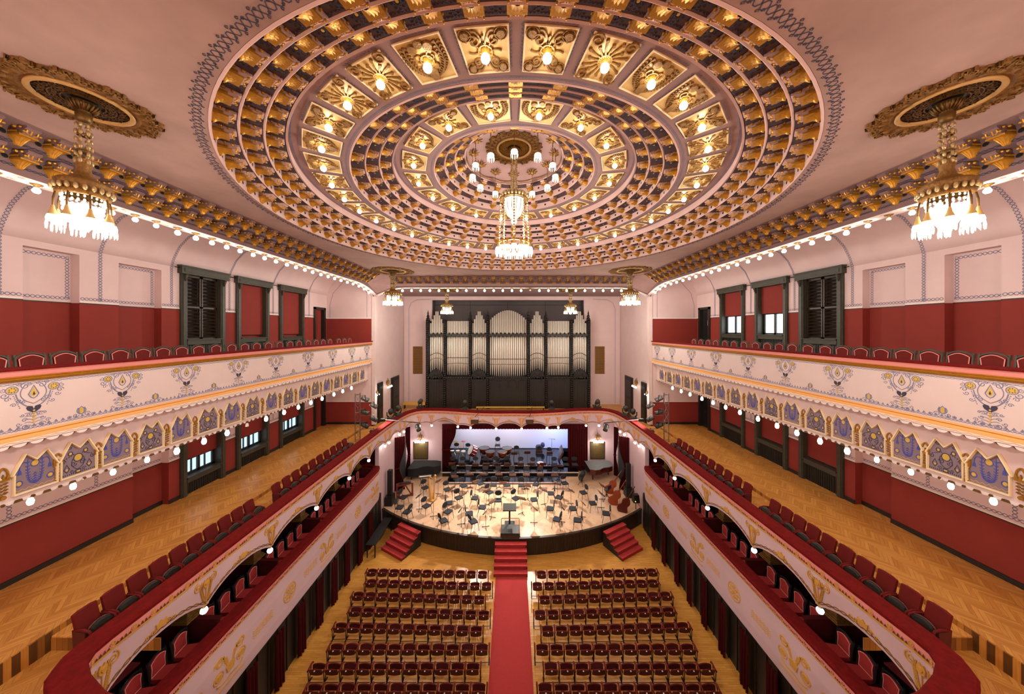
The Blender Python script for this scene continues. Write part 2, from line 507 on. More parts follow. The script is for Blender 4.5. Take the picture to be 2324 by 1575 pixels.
# --- side walls on both balcony levels: (y0, y1, top z upper, top z lower) openings are recessed by 0.3 m
OPEN = [(8.84, 10.0, 15.52, 0), (11.0, 12.34, 15.48, 0), (13.12, 14.88, 15.73, 9.4), (15.75, 17.6, 15.73, 9.4), (18.65, 20.6, 15.73, 9.4), (21.9, 23.0, 14.6, 8.9)]
LOW = [(11.4, 12.6, 9.4)]
def side_wall(sx):
    nm = SIDE[sx]
    root = struct(thing('wall_' + nm, 'pink and oxblood %s side wall with niches behind both balconies' % nm, 'wall'), 'pink and oxblood %s side wall with niches behind both balconies' % nm, 'wall')
    def bx(m, xa, xb, *a):
        m.box(min(sx * xa, sx * xb), max(sx * xa, sx * xb), *a)
    for lev, (z0, zd, z1) in enumerate(((ZF1 - 0.2, 7.40, 9.45), (ZF2 - 0.2, 13.91, 15.72))):
        ops = [(a, b, tu) for a, b, tu, tl in OPEN] if lev else sorted([(a, b, tl) for a, b, tu, tl in OPEN if tl] + LOW)
        d, p = MB(), MB()
        bx(d, XB, XB + .3, YR, YE, z0, zd); bx(p, XB, XB + .3, YR, YE, zd, z1 + .4)
        y = YR
        for a, b, t in ops + [(YE, YE, 0)]:
            bx(d, XW, XB, y, a, z0, zd); bx(p, XW, XB, y, a, zd, z1)
            if a < YE and t < z1: bx(p, XW, XB, a, b, t, z1)
            y = b
        d.build('dado_paint', M['dado'], root); p.build('plaster_face', M['pink'], root)
        # dark line and white bead on top of the dado
        l, k = MB(), MB()
        y = YR
        for a, b, t in ops + [(YE, YE, 0)]:
            bx(l, XW - .015, XW, y, a, zd - .02, zd + .015); bx(k, XW - .012, XW, y, a, zd + .015, zd + .07)
            if a < YE and (b - a) < 1.5 and t > zd:
                bx(l, XB - .015, XB, a, b, zd - .02, zd + .015)
            y = b
        l.build('dado_line', M['darkwood2'], root); k.build('dado_bead', M['band'], root)
        if lev == 0:
            s = MB(); y = YR
            for a, b, t in ops + [(YE, YE, 0)]:
                bx(s, XW - .04, XW, y, a, ZF1, ZF1 + .16)
                if (a, b, t) in LOW:
                    bx(s, XB - .04, XB, a, b, ZF1, ZF1 + .16)
                y = b
            s.build('baseboard', M['darkwood'], root)
    # upper cove
    c = [(XB, 15.71), (XW, 15.72), (14.4, 16.05), (14.15, 16.56), (13.76, 16.98), (13.27, 17.2), (12.5, 17.38), (11.0, 17.45)]
    m = MB()
    m.add([(sx * x, y, z) for y in (YR, YE) for x, z in c], [(i, i + 1, len(c) + i + 1, len(c) + i) for i in range(len(c) - 1)])
    m.build('cove_vault', M['pink'], root, True)
    # balcony ceilings / floors behind
    return root
for sx in (-1, 1):
    side_wall(sx)
    nm = SIDE[sx]
    def bx(xa, xb, *a): return MB().box(min(sx * xa, sx * xb), max(sx * xa, sx * xb), *a)
    f = bx(11.3, XB, YR, YE, ZF1 - .25, ZF1).build('floor_aisle_' + nm, M['parquet'])
    struct(f, 'herringbone parquet aisle of the %s lower balcony' % nm, 'floor')
    bx(11.28, 11.3, YR, YE, ZS1, ZF1 - .012).build('step_riser', M['edgewood'], f)
    f = bx(9.02, 11.3, 7.3, YE, ZS1 - .25, ZS1).build('floor_strip_' + nm, M['parquet'])
    struct(f, 'lower parquet strip under the %s balcony seats' % nm, 'floor')
    lp = [(11.3, 7.3), (9.65, 7.3), (9.6, 6.6)] + [(6.9 + 2.7 * math.cos(pi / 2 * i / 6), 6.55 - 2.7 * math.sin(pi / 2 * i / 6)) for i in range(1, 7)] + [(6.9, YR), (11.3, YR)]
    f = MB().prism([(sx * x, y, ZS1 - .6) for x, y in lp], [(sx * x, y, ZS1 - .33) for x, y in lp]).build('floor_landing_' + nm, M['parquet'])
    struct(f, 'sunken parquet landing at the near %s balcony corner' % nm, 'floor')
    bx(8.6, 11.3, 7.29, 7.31, ZS1 - .33, ZS1 - .03).build('step_riser', M['edgewood'], f)
    bx(11.27, 11.3, YR, 7.3, ZS1 - .33, ZF1 - .02).build('step_riser', M['edgewood'], f)
    struct(bx(11.2, XB, YR, YE, ZF2 - .35, ZF2).build('floor_gallery_' + nm, M['stalls']), 'board floor of the %s upper balcony' % nm, 'floor')
    struct(bx(11.64, XB, YR, YE, 9.42, 9.6).build('ceiling_' + nm, M['pink']), 'pink ceiling above the %s lower balcony' % nm, 'ceiling')
    # end walls of the balconies beside the stage room
    e = struct(thing('wall_end_' + nm, 'oxblood and pink end wall of the %s balconies' % nm, 'wall'), 'oxblood and pink end wall of the %s balconies' % nm, 'wall')
    bx(11.0, XB, YE, YE + .3, ZF1 - .3, 7.4).build('dado_paint', M['dado'], e)
    bx(11.0, XB, YE, YE + .3, 7.4, 11.2).build('plaster_face', M['pink'], e)
    bx(11.0, XB, YE, YE + .3, 11.2, 13.91).build('dado_paint', M['dado'], e)
    bx(11.0, XB, YE, YE + .3, 13.91, 17.6).build('plaster_face', M['pink'], e)
    bx(11.3, XB, YE - .03, YE, ZF1, ZF1 + .16).build('baseboard', M['darkwood'], e)
    bx(11.0, XB, YE - .012, YE, 13.9, 13.97).build('dado_bead', M['band'], e)
    bx(11.0, XB, YE - .012, YE, 7.39, 7.46).build('dado_bead', M['band'], e)
    # stage room side walls (upper), with the door pair
    e = struct(bx(10.9, 11.2, YE + .3, 31.8, 5.0, 16.7).build('wall_stage_' + nm, M['pink']), 'tall pink %s wall of the organ room' % nm, 'wall')
    bx(10.72, 11.02, YE, YE + .34, 5.6, 17.1).build('corner_pilaster', M['pinkpanel'], e)
    # lower stage walls beside the platform
    struct(bx(8.75, 9.0, 19.6, 25.6, 0, 5.3).build('wall_platform_' + nm, M['lilac']), 'lilac %s wall beside the stage platform' % nm, 'wall')
    # dark wood wall under the boxes
    e = struct(bx(8.62, 8.75, YR, 19.65, 0, 2.3).build('wall_stalls_' + nm, M['darkwood']), 'dark panelled %s wall under the boxes' % nm, 'wall')
    m = MB()
    for i in range(44):
        y = 0.4 + i * .44
        m.box(min(sx * 8.585, sx * 8.62), max(sx * 8.585, sx * 8.62), y, y + .035, 0, 2.2)
    m.build('batten', M['darkwood2'], e)
# organ room
struct(MB().box(-11.2, 11.2, YE - .35, 31.8, Z(3.42), Z(3.6)).build('ceiling_stage', M['greyceil']), 'grey mauve ceiling of the organ room', 'ceiling')
wb = struct(thing('wall_organ', 'pink wall with a dark recess behind the organ', 'wall'), 'pink wall with a dark recess behind the organ', 'wall')
MB().box(-11.2, -8.1, 30.2, 30.5, 5.2, 16.6).box(7.3, 11.2, 30.2, 30.5, 5.2, 16.6).box(-8.1, 7.3, 30.2, 30.5, 16.05, 16.6).build('plaster_face', M['pink'], wb)
mg = MB().box(-8.4, 7.6, 31.5, 31.7, 5.2, 16.6).box(-8.4, -8.1, 30.5, 31.5, 5.2, 16.1).box(7.3, 7.6, 30.5, 31.5, 5.2, 16.1)
mg.build('recess_face', M['grey'], wb)
m = MB()
for x in (-4.4, -.45, 3.5):
    m.box(x - .02, x + .02, 31.46, 31.5, 5.6, 16.0)
m.box(-8.1, 7.3, 31.44, 31.5, 15.62, 15.68)
m.build('panel_joint', M['iron'], wb)
struct(MB().box(-10.9, 10.9, 25.2, 31.6, 5.3, 5.5).box(-10.9, -9.02, 23.35, 25.2, 5.3, 5.5).box(9.02, 10.9, 23.35, 25.2, 5.3, 5.5).build('floor_organ', M['stalls']), 'wooden floor of the organ balcony', 'floor')
# rear balconies under and behind the viewer
struct(MB().box(-6.85, 6.85, YR, 3.8, 4.9, 5.17).build('floor_rear', M['parquet']), 'parquet floor of the rear lower balcony', 'floor')
struct(MB().box(-11.2, 11.2, YR, .5, ZF2 - .3, ZF2).build('floor_rear_gallery', M['stalls']), 'floor of the rear upper balcony', 'floor')

# --- stage: curved platform, walls behind it, proscenium with drapes and backdrop
ST = 1.0
SCY, SR = 31.8, 14.6
def arc(n=48, r=SR, lim=8.7):
    a = math.asin(lim / r)
    return [(r * math.sin(-a + 2 * a * i / n), SCY - r * math.cos(-a + 2 * a * i / n)) for i in range(n + 1)]
P = arc()
poly = P + [(8.7, 25.55), (-8.7, 25.55)]
plat = MB().prism([(x, y, ST - .06) for x, y in poly], [(x, y, ST) for x, y in poly]).build('floor_stage', M['stagefloor'])
struct(plat, 'pale herringbone stage floor with a curved front edge', 'floor')
m = MB(); n = len(P)
m.add([(x, y, z) for z in (0, ST - .06) for x, y in P], [(i, i + 1, n + i + 1, n + i) for i in range(n - 1)])
m.build('stage_front_board', M['darkwood'], plat)
m = MB()
for i in range(0, 193):
    a = -.61 + 1.22 * i / 192
    x, y = (SR + .01) * math.sin(a), SCY - (SR + .01) * math.cos(a)
    if abs(x) < 8.6: m.obox((x, y, .47), (.05, .03, .86), Matrix.Rotation(a, 3, 'Z'))
m.build('stage_front_slat', M['darkwood2'], plat)
m = MB().sweep([(0, ST - .08), (.05, ST - .08), (.05, ST + .012), (-.1, ST + .012), (-.1, ST)], [(x, y, x / SR, (y - SCY) / SR) for x, y in P])
m.build('stage_nosing', M['darkwood2'], plat)
struct(MB().box(-8.9, -5.95, 25.5, 25.75, 0, 5.3).box(6.45, 8.9, 25.5, 25.75, 0, 5.3).box(-5.95, 6.45, 25.5, 25.75, 4.9, 5.3).build('wall_proscenium', M['lilac']), 'lilac wall around the stage opening', 'wall')
bk = struct(MB().box(-7.5, 8.0, 29.6, 29.8, 1.3, 5.6).build('wall_backdrop', M['cyc']), 'white backdrop behind the percussion', 'backdrop')
MB().box(-7.5, 8.0, 29.5, 29.6, 1.0, 1.25).build('black_skirting', M['black'], bk)
struct(MB().box(-7.6, -7.5, 25.75, 29.8, 1, 5.6).box(8.0, 8.1, 25.75, 29.8, 1, 5.6).box(-7.5, 8.0, 25.75, 29.8, 5.15, 5.2).build('wall_backstage', M['black']), 'black masking around the backdrop', 'wall')

# ================================================================ ornament patterns (2-D strokes laid on a surface)
def spiral(cu, cv, r, a0, turns, sgn=1, n=18):
    return [(cu + r * (1 - .82 * i / n) * math.cos(a0 + sgn * turns * 2 * pi * i / n), cv + r * (1 - .82 * i / n) * math.sin(a0 + sgn * turns * 2 * pi * i / n)) for i in range(n + 1)]
def bez(p0, p1, p2, n=10):
    return [((1 - t) ** 2 * p0[0] + 2 * t * (1 - t) * p1[0] + t * t * p2[0], (1 - t) ** 2 * p0[1] + 2 * t * (1 - t) * p1[1] + t * t * p2[1]) for t in [i / n for i in range(n + 1)]]
def ring2(cu, cv, r, n=14):
    return [(cu + r * math.cos(2 * pi * i / n), cv + r * math.sin(2 * pi * i / n)) for i in range(n)]
def lace(m, L0, L1, v0, amp, wl, wd, fr, t=.006, loops=True):
    # two interlaced waves, the border pattern painted all over the hall
    n = max(2, int((L1 - L0) / wl * 8))
    for ph in (0, pi):
        m.ribbon([(L0 + (L1 - L0) * i / n, v0 + amp * math.sin(2 * pi * (L1 - L0) * i / n / wl + ph)) for i in range(n + 1)], wd, fr, t)
def corbel_meshes(dep, ht, wid, body):
    # a bracket: tapering fluted gilt cup at the wall, a gilt bar, then a block reaching inward under the next rim
    b = MB(); w2 = wid * .42
    prof = [(0, ht), (0, ht * .52), (dep * .58, ht * .52), (dep * .72, ht * .60), (dep * .74, ht * .76), (dep * .90, ht * .88), (dep * .90, ht)]
    b.prism([(x, -w2, z) for x, z in prof], [(x, w2, z) for x, z in prof])
    c = MB(); N = 10
    rows = []
    for (xm, wk, z) in ((.10, .15, .0), (.17, .22, .06), (.24, .33, .2), (.38, .42, .34), (.54, .50, .46)):
        row = []
        for i in range(N + 1):
            q = -1 + 2 * i / N
            row.append((dep * xm * (1 - .16 * (i % 2)) * (.35 + .65 * (1 - abs(q) ** 3)) if 0 < i < N else 0.0, q * wid * wk, ht * z))
        rows.append(row)
    k = N + 1
    c.add([p for r in rows for p in r], [(i * k + j, i * k + j + 1, (i + 1) * k + j + 1, (i + 1) * k + j) for i in range(4) for j in range(N)])
    c.box(0, dep * .62, -wid * .54, wid * .54, ht * .45, ht * .55)
    for s_ in (-1, 1):
        c.box(0, dep * .45, s_ * wid * .45 - .006, s_ * wid * .45 + .006, ht * .55, ht * .76)
        for q in range(6):
            c.ball((dep * (.04 + .075 * q), s_ * (wid * .45 + .01), ht * .67), .014, 5, 3)
        c.ball((dep * .60, s_ * wid * .45, ht * .90), .030, 6, 4); c.ball((dep * .30, s_ * wid * .45, ht * .94), .036, 6, 4); c.ball((dep * .78, s_ * wid * .45, ht * .66), .025, 6, 4)
        c.tube([(dep * .70, s_ * w2 * .30, ht * .58), (dep * .76, s_ * w2 * .72, ht * .64), (dep * .80, s_ * w2 * .72, ht * .78)], .014, 4)
    c.tube([(dep * .70, 0, ht * .58), (dep * .80, 0, ht * .80)], .014, 4)
    return b.mesh('corbel', body), c.mesh('gilded_cup', M['gold'])
def put_corbel(parent, ms, x, y, z, a):
    o = link('corbel', ms[0], parent, (x, y, z), (0, 0, a))
    link('gilded_cup', ms[1], o, label='gilded fluted cup with a studded plate')

# ================================================================ coffered dome
def annulus(r0, r1, z0, z1, n=144):
    return MB().lathe([(r0, z0), (r1, z1)], n, (DX, DY, 0))
GROUPS = [('outer', [(8.58, 4.15), (8.15, 4.45), (7.71, 4.68), (7.29, 4.92)], 5.17, 72, .29),
          ('middle', [(5.79, 5.17), (5.36, 5.40), (4.94, 5.60), (4.53, 5.80)], 6.05, 36, .28),
          ('inner', [(3.10, 6.05), (2.72, 6.30), (2.33, 6.55), (1.95, 6.80)], 6.92, 18, .25)]
TIER = ['lowest', 'second', 'uppermost']
for gname, lips, ztop, cnt, wid in GROUPS:
    for t in range(3):
        (Ra, ha), (Rb, hb) = lips[t], lips[t + 1]
        lb = '%s tier of the %s coffered ring of the dome, with gilded corbels' % (TIER[t], gname)
        root = thing('coffered_ring', lb, 'ceiling moulding', (DX, DY, Z(ha)), 0, 'coffered rings of the dome')
        # painted rosettes and vent holes between the corbels
        m, g = MB(), MB()
        for k in range(cnt):
            for j in ((.5,) if cnt > 18 else (.33, .67)):
                a = 2 * pi * (k + j) / cnt
                c, s_ = math.cos(a), math.sin(a); Rm = (Ra + Rb) / 2
                fr = lambda u, v, hh, c=c, s_=s_, Rm=Rm: Vector(((Rm + v) * c - u * s_, (Rm + v) * s_ + u * c, hb - ha - .004 - hh))
                q = min(.13, (Ra - Rb) * .32)
                for p in range(8):
                    m.ribbon(ring2(q * .72 * math.cos(p * pi / 4), q * .72 * math.sin(p * pi / 4), q * .26, 7), .016, fr, .004, True)
                m.ribbon(ring2(0, 0, q * .4, 10), .018, fr, .004, True)
                g.disc(0, 0, q * .22, fr, .006, 7)
                hw = pi * Ra / cnt * (.62 if cnt > 18 else .3)
                m.ribbon([(-hw + 2 * hw * i / 14, -(Ra - Rb) / 2 + .072 + .014 * (-1) ** i) for i in range(15)], .014, fr, .004)
        MB().lathe([(Ra + .03, .002), (Ra, -.02), (Ra - .02, 0.0), (Ra, .015), (Ra, hb - ha)], 144).build('riser', holed('riser_plaster', (208, 174, 166), cnt, Ra, (hb - ha) * .52), root)
        merged('coffer_soffit', [(MB().lathe([(Ra, hb - ha), (Rb + .034, hb - ha)], 144), M['coffer']), (m, M['navy']), (g, M['yellowpaint'])], root)
        ms = corbel_meshes(Ra - Rb, hb - ha, wid, M['mauvelite'])
        for k in range(cnt):
            a = -pi / 2 + 2 * pi * k / cnt
            put_corbel(root, ms, Ra * math.cos(a), Ra * math.sin(a), 0, a + pi)
    # the plain upstand above the last tier
    R3, h3 = lips[3]
    up = MB().lathe([(R3 + .02, h3), (R3 - .03, h3 - .01), (R3 - .03, h3 + .02), (R3, h3 + .03), (R3, ztop)], 144, (DX, DY, CAMZ))
    struct(up.build('trim_' + gname, M['mauvelite']), 'pale upstand above the %s coffered tiers' % gname, 'moulding')
for nm, r0, r1, h in (('wide', 7.29, 5.825, 5.17), ('narrow', 4.53, 3.135, 6.05)):
    o = annulus(r0, r1, Z(h), Z(h)).build('ceiling_' + nm + '_ring', M['mauve'])
    struct(o, '%s flat mauve ring of the dome carrying gilded panels' % nm, 'ceiling')
    m = MB()
    for R in (r0 - .07, r1 + .07):
        fr = lambda u, v, hh, R=R, h=h: Vector((DX + (R + v) * math.cos(u / R), DY + (R + v) * math.sin(u / R), Z(h) - .003 - hh))
        L = 2 * pi * R; q = round(L / .14); n = q * 6
        for ph in (0, pi):
            m.ribbon([(L * i / n, .026 * math.sin(2 * pi * q * i / n + ph)) for i in range(n)], .012, fr, .004, True)
    m.build('lace_border_print', M['blue'], o)
# blue lace painted on the ceiling around the dome
m = MB(); RL = 8.76; L = 2 * pi * RL; q = 200
fr = lambda u, v, hh: Vector((DX + (RL + v) * math.cos(u / RL), DY + (RL + v) * math.sin(u / RL), ZC - .003 - hh))
for ph in (0, pi):
    m.ribbon([(L * i / (q * 6), .085 * math.asin(math.sin(2 * pi * i / 6 + ph)) / (pi / 2)) for i in range(q * 6)], .016, fr, .004, True)
for k in range(q):
    for j, dv in ((.25, .05), (.75, -.05), (.0, .085), (.5, -.085)):
        m.ribbon(spiral((k + j) * L / q + .03, dv, .03, 0, 1.0, 1, 6), .012, fr, .004)
m.build('lace_border_print', M['navy'], CEIL)
o = MB().lathe([(1.95, 6.92), (1.9, 7.0), (1.7, 7.15), (1.35, 7.28), (.6, 7.32), (.001, 7.32)], 48, (DX, DY, CAMZ)).build('ceiling_cupola', M['mauve'], None, True)
struct(o, 'small mauve cupola at the top of the dome', 'ceiling')
m = MB()
for R in range(12):
    a = 2 * pi * R / 12
    pts = []
    for i in range(9):
        q = a + 2 * pi / 12 * i / 8
        pts.append((DX + 1.9 * math.cos(q), DY + 1.9 * math.sin(q), Z(6.98) - .12 * math.sin(pi * i / 8)))
    m.tube(pts, .018, 4)
m.build('swag_moulding', M['oldgold'], o)

# --- gilded relief panels with a lit globe each
def panel_meshes(R0, half_a, half_r, kind):
    fr = lambda u, v, h: Vector(((R0 + v) * math.cos(u / R0) - R0, (R0 + v) * math.sin(u / R0), -h))
    hu = half_a * R0
    b = MB(); n = 8
    for i in range(n):
        u0, u1 = -hu + 2 * hu * i / n, -hu + 2 * hu * (i + 1) / n
        b.prism([fr(u0, -half_r, 0), fr(u1, -half_r, 0), fr(u1, half_r, 0), fr(u0, half_r, 0)], [fr(u0, -half_r, .02), fr(u1, -half_r, .02), fr(u1, half_r, .02), fr(u0, half_r, .02)])
    f = lambda u, v, h: fr(u, v, h + .02)
    r = MB(); s = half_r / .45
    if kind == 0:                              # corner roses with acanthus curls
        for su in (-1, 1):
            for sv in (-1, 1):
                r.disc(su * hu * .72, sv * half_r * .72, .085 * s, f, .05, 9)
                r.ribbon(ring2(su * hu * .72, sv * half_r * .72, .11 * s, 12), .02, f, .03, True)
                r.ribbon(spiral(su * hu * .42, sv * half_r * .45, .13 * s, 0 if su > 0 else pi, 1.3, su * sv), .035, f, .035)
                r.ribbon(bez((0, sv * half_r * .2), (su * hu * .2, sv * half_r * .95), (su * hu * .45, sv * half_r * .85)), .04, f, .03)
        for k in range(8):
            a = k * pi / 4
            r.ribbon(bez((.1 * math.cos(a), .1 * math.sin(a)), (.2 * math.cos(a + .3), .2 * math.sin(a + .3)), (.3 * s * math.cos(a), .3 * s * math.sin(a)), 6), .035, f, .03)
    elif kind == 1:                            # branching leaves around a vase
        for su in (-1, 1):
            st = bez((0, -half_r * .85), (su * hu * 1.05, -half_r * .5), (su * hu * .7, half_r * .8), 14)
            r.ribbon(st, .03, f, .035)
            for i in range(1, 14):
                x, y = st[i]
                for d in (-1, 1):
                    r.ribbon([(x, y), (x + su * d * .05 * s, y + .055 * s), (x + su * d * .085 * s, y + .03 * s)], .035, f, .028)
            r.disc(su * hu * .35, half_r * .62, .10 * s, f, .045, 9); r.disc(su * hu * .3, -half_r * .25, .07 * s, f, .04, 8)
            r.ribbon(spiral(su * hu * .3, half_r * .2, .12 * s, 0, 1.2, su), .03, f, .03)
        r.plate([(-.07 * s, -.4 * s), (.07 * s, -.4 * s), (.11 * s, -.2 * s), (0, -.14 * s), (-.11 * s, -.2 * s)], f, .05)
        r.disc(0, half_r * .78, .09 * s, f, .045, 9)
    else:                                      # radiating palmette
        for k in range(16):
            a = 2 * pi * k / 16
            e = .40 * s * (1.0 if k % 2 else .78)
            r.ribbon([(.08 * math.cos(a), .08 * math.sin(a)), (e * .6 * math.cos(a + .06), e * .6 * math.sin(a + .06)), (e * math.cos(a), e * math.sin(a))], .04, f, .03)
            r.disc(e * math.cos(a), e * math.sin(a), .035 * s, f, .04, 7)
        for su in (-1, 1):
            for sv in (-1, 1):
                r.ribbon(spiral(su * hu * .76, sv * half_r * .76, .14 * s, 0 if su > 0 else pi, 1.5, su * sv), .03, f, .035)
    r.ribbon(ring2(0, 0, .13 * s, 16), .03, f, .035, True)
    l = MB(); k = 26
    for v in (-half_r - .045, half_r + .045):
        l.ribbon([(-hu + 2 * hu * i / k, v + .018 * (-1) ** i) for i in range(k + 1)], .014, fr, .005)
    for u in (-hu - .045, hu + .045):
        l.ribbon([(u + .018 * (-1) ** i, -half_r + 2 * half_r * i / k) for i in range(k + 1)], .014, fr, .005)
    e = MB()
    fr3 = lambda u, v, h: fr(u, v, h + .018)
    e.ribbon([(-hu, -half_r), (hu, -half_r), (hu, half_r), (-hu, half_r)], .045, fr3, .02, True)
    return b.mesh('panel_ground', M['palegold']), r.mesh('relief', M['oldgold']), l.mesh('lace_border', M['blue']), e.mesh('panel_rim', M['cream'])
globe = MB().ball((0, 0, -.15), .085, 10, 7).mesh('globe', M['bulb'], True)
holder = MB().lathe([(.001, 0), (.10, 0), (.085, -.03), (.045, -.04), (.04, -.08), (.001, -.08)], 10).mesh('lamp_holder', M['gold'], True)
def panels(ring, R0, z, cnt, half_a, half_r, kinds):
    ms = [panel_meshes(R0, half_a, half_r, k) for k in kinds]
    for i in range(cnt):
        a = -pi / 2 + 2 * pi * (i + .5) / cnt
        ds = [x % 360 for x in (math.degrees(a) + 90,)][0]
        side = 'right' if ds < 180 else 'left'
        k = i if ds < 180 else cnt - 1 - i
        kd = kinds[(i * 5 + i // 3) % len(kinds)]
        desc = ['roses and curls', 'leafy branches', 'a radiating palmette'][kd]
        lb = 'gilded %s panel with %s, %s %s of the near gap' % (ring, desc, nth(k), side)
        mm = ms[kinds.index(kd)]
        p = thing('gilded_panel', lb, 'ceiling panel', (DX + R0 * math.cos(a), DY + R0 * math.sin(a), z), a, 'gilded panels of the %s ring' % ring)
        link('panel_ground', mm[0], p); link('relief', mm[1], p); link('lace_border', mm[2], p); link('panel_rim', mm[3], p)
        h = link('lamp_holder', holder, p, (0, 0, -.02)); link('globe', globe, h, label='lit white globe')
panels('wide-ring', 6.52, Z(5.165), 36, math.radians(3.75), .45, (0, 1, 2))
panels('narrow-ring', 3.83, Z(6.045), 18, math.radians(7.8), .40, (1, 0))

# ================================================================ cornices with two rows of corbels and a band of bulbs
def drop(t):                                   # the soffit dips at the corners
    return 0.0 if t <= 0 else -.62 * min(1.0, t) ** 2
def spaced(a, b):
    y = a; out = []
    while y < b:
        out.append(y)
        y += .45 if y < 8.5 else .45 + .24 * min(1, (y - 8.5) / 7)
    return out
HB, T1, T2 = 3.30, 3.45, 3.80
def cornice_side(sx):
    nm = SIDE[sx]
    root = struct(thing('cornice_' + nm, '', 'cornice'), 'brown %s cornice with two rows of gilded corbels over a white band' % nm, 'cornice')
    X = lambda x: sx * x
    ys = [YR + (YE - YR) * i / 100 for i in range(101)]
    sof = MB(); face = MB(); out = MB()
    n = len(ys)
    zz = [Z(HB + drop((y - 20.2) / 3.1)) for y in ys]
    sof.add([(X(x), y, z) for x in (10.98, 10.5) for y, z in zip(ys, zz)], [(i, i + 1, n + i + 1, n + i) for i in range(n - 1)])
    face.add([(X(10.5), y, z) for y, z in zip(ys, zz)] + [(X(10.5), y, Z(T1)) for y in ys], [(i, i + 1, n + i + 1, n + i) for i in range(n - 1)])
    out.add([(X(10.98), y, z) for y, z in zip(ys, zz)] + [(X(10.98), y, 17.5) for y in ys], [(i, i + 1, n + i + 1, n + i) for i in range(n - 1)])
    sof.build('bulb_band', M['band'], root); out.build('back_face', M['pink'], root); face.build('lower_face', M['cornice'], root)
    m = MB()
    def lng(pa, pb):
        m.add([(X(pa[0]), YR, Z(pa[1])), (X(pa[0]), YE, Z(pa[1])), (X(pb[0]), YE, Z(pb[1])), (X(pb[0]), YR, Z(pb[1]))], [(0, 1, 2, 3)])
    for a, b in (((10.5, T1), (10.5, T2)), ((10.5, T2), (10.12, T2)), ((10.12, T2), (10.12, 4.13)), ((10.12, 4.13), (9.7, 4.13)), ((9.7, 4.13), (9.7, 4.2))):
        lng(a, b)
    m.build('stepped_face', M['cornice'], root)
    m, h = MB(), MB()
    for xf, zf in ((10.49, T1 + .02), (10.11, T2 + .02)):
        fr = lambda u, v, hh, xf=xf, zf=zf: Vector((X(xf - hh), u, Z(zf) + v))
        lace(m, 3, YE, 0.0, .022, .16, .014, fr)
    fr = lambda u, v, hh: Vector((X(10.92 - v), u, Z(HB) - .004 - hh))
    m.build('lace_border_print', M['navy'], root)
    ms = corbel_meshes(.40, .36, .23, M['cornice'])
    for row, (xr, zr) in enumerate(((10.5, T1), (10.12, T2))):
        for y in spaced(3.2 + .2 * row, 22.9):
            put_corbel(root, ms, X(xr), y, Z(zr) - .03, pi if sx > 0 else 0)
            fr = lambda u, v, hh, y=y, xr=xr, zr=zr: Vector((X(xr - .004 - hh), y + .27 + u, Z(zr) + .17 + v))
            h.disc(0, 0, .05, fr, .003, 8)
    h.build('vent_hole_pattern', M['black'], root)
    m = MB(); fr = lambda u, v, hh: Vector((X(10.74 + v), u, Z(HB) - .003 - hh))
    for k in range(42):
        y = 3.1 + k * .42
        for dv in (-.12, .12):
            m.ribbon(spiral(y, dv, .06, 0, 1.2, 1, 8), .012, fr, .004)
    m.build('stencil_print', M['mauvelite'], root)
for sx in (-1, 1): cornice_side(sx)
root = struct(thing('cornice_front', '', 'cornice'), 'brown cornice above the organ with two rows of gilded corbels', 'cornice')
xs = [-10.6 + 21.2 * i / 80 for i in range(81)]
zz = [Z(HB + drop((abs(x) - 8.3) / 2.3)) for x in xs]; n = 81
q = [(i, i + 1, n + i + 1, n + i) for i in range(n - 1)]
MB().add([(x, y, z) for y in (23.15, 23.6) for x, z in zip(xs, zz)], q).build('bulb_band', M['band'], root)
MB().add([(x, 23.15, z) for x, z in zip(xs, zz)] + [(x, 23.15, Z(T1)) for x in xs], q).add([(x, 23.6, z) for x, z in zip(xs, zz)] + [(x, 23.6, Z(3.6)) for x in xs], q).build('lower_face', M['cornice'], root)
m = MB()
for (ya, za), (yb, zb) in (((23.15, T1), (23.15, T2)), ((23.15, T2), (22.97, T2)), ((22.97, T2), (22.97, 4.13)), ((22.97, 4.13), (22.8, 4.13)), ((22.8, 4.13), (22.8, 4.2))):
    m.add([(-10.6, ya, Z(za)), (10.6, ya, Z(za)), (10.6, yb, Z(zb)), (-10.6, yb, Z(zb))], [(0, 1, 2, 3)])
m.build('stepped_face', M['cornice'], root)
ms = corbel_meshes(.36, .36, .26, M['cornice']); h = MB()
for row, (yr, zr) in enumerate(((23.15, T1), (22.97, T2))):
    for i in range(-13, 14):
        put_corbel(root, ms, i * .715 + (.0 if row else .36), yr, Z(zr) - .03, -pi / 2)
        fr = lambda u, v, hh: Vector((i * .715 + .36 * row + u, yr - .004 - hh, Z(zr) + .17 + v))
        h.disc(0, 0, .05, fr, .003, 8)
h.build('vent_hole_pattern', M['black'], root)
m = MB(); lace(m, -10.4, 10.4, 0, .022, .16, .014, lambda u, v, hh: Vector((u, 23.14 - hh, Z(T1 + .02) + v)))
m.build('lace_border_print', M['navy'], root)
# corner fillets where the cornices meet
for sx in (-1, 1):
    m = MB()
    A = (sx * 10.5, 21.6); B = (sx * 9.0, 23.15)
    m.add([(A[0], A[1], Z(T1)), (B[0], B[1], Z(T1)), (sx * 10.9, 23.5, Z(2.55)), (sx * 9.72, 22.0, Z(4.14)), (sx * 9.2, 22.8, Z(4.14))], [(0, 2, 1), (0, 1, 4, 3)])
    struct(m.build('trim_corner_' + SIDE[sx], M['mauve']), 'brown corner fillet of the cornice at the %s of the stage arch' % SIDE[sx], 'moulding')

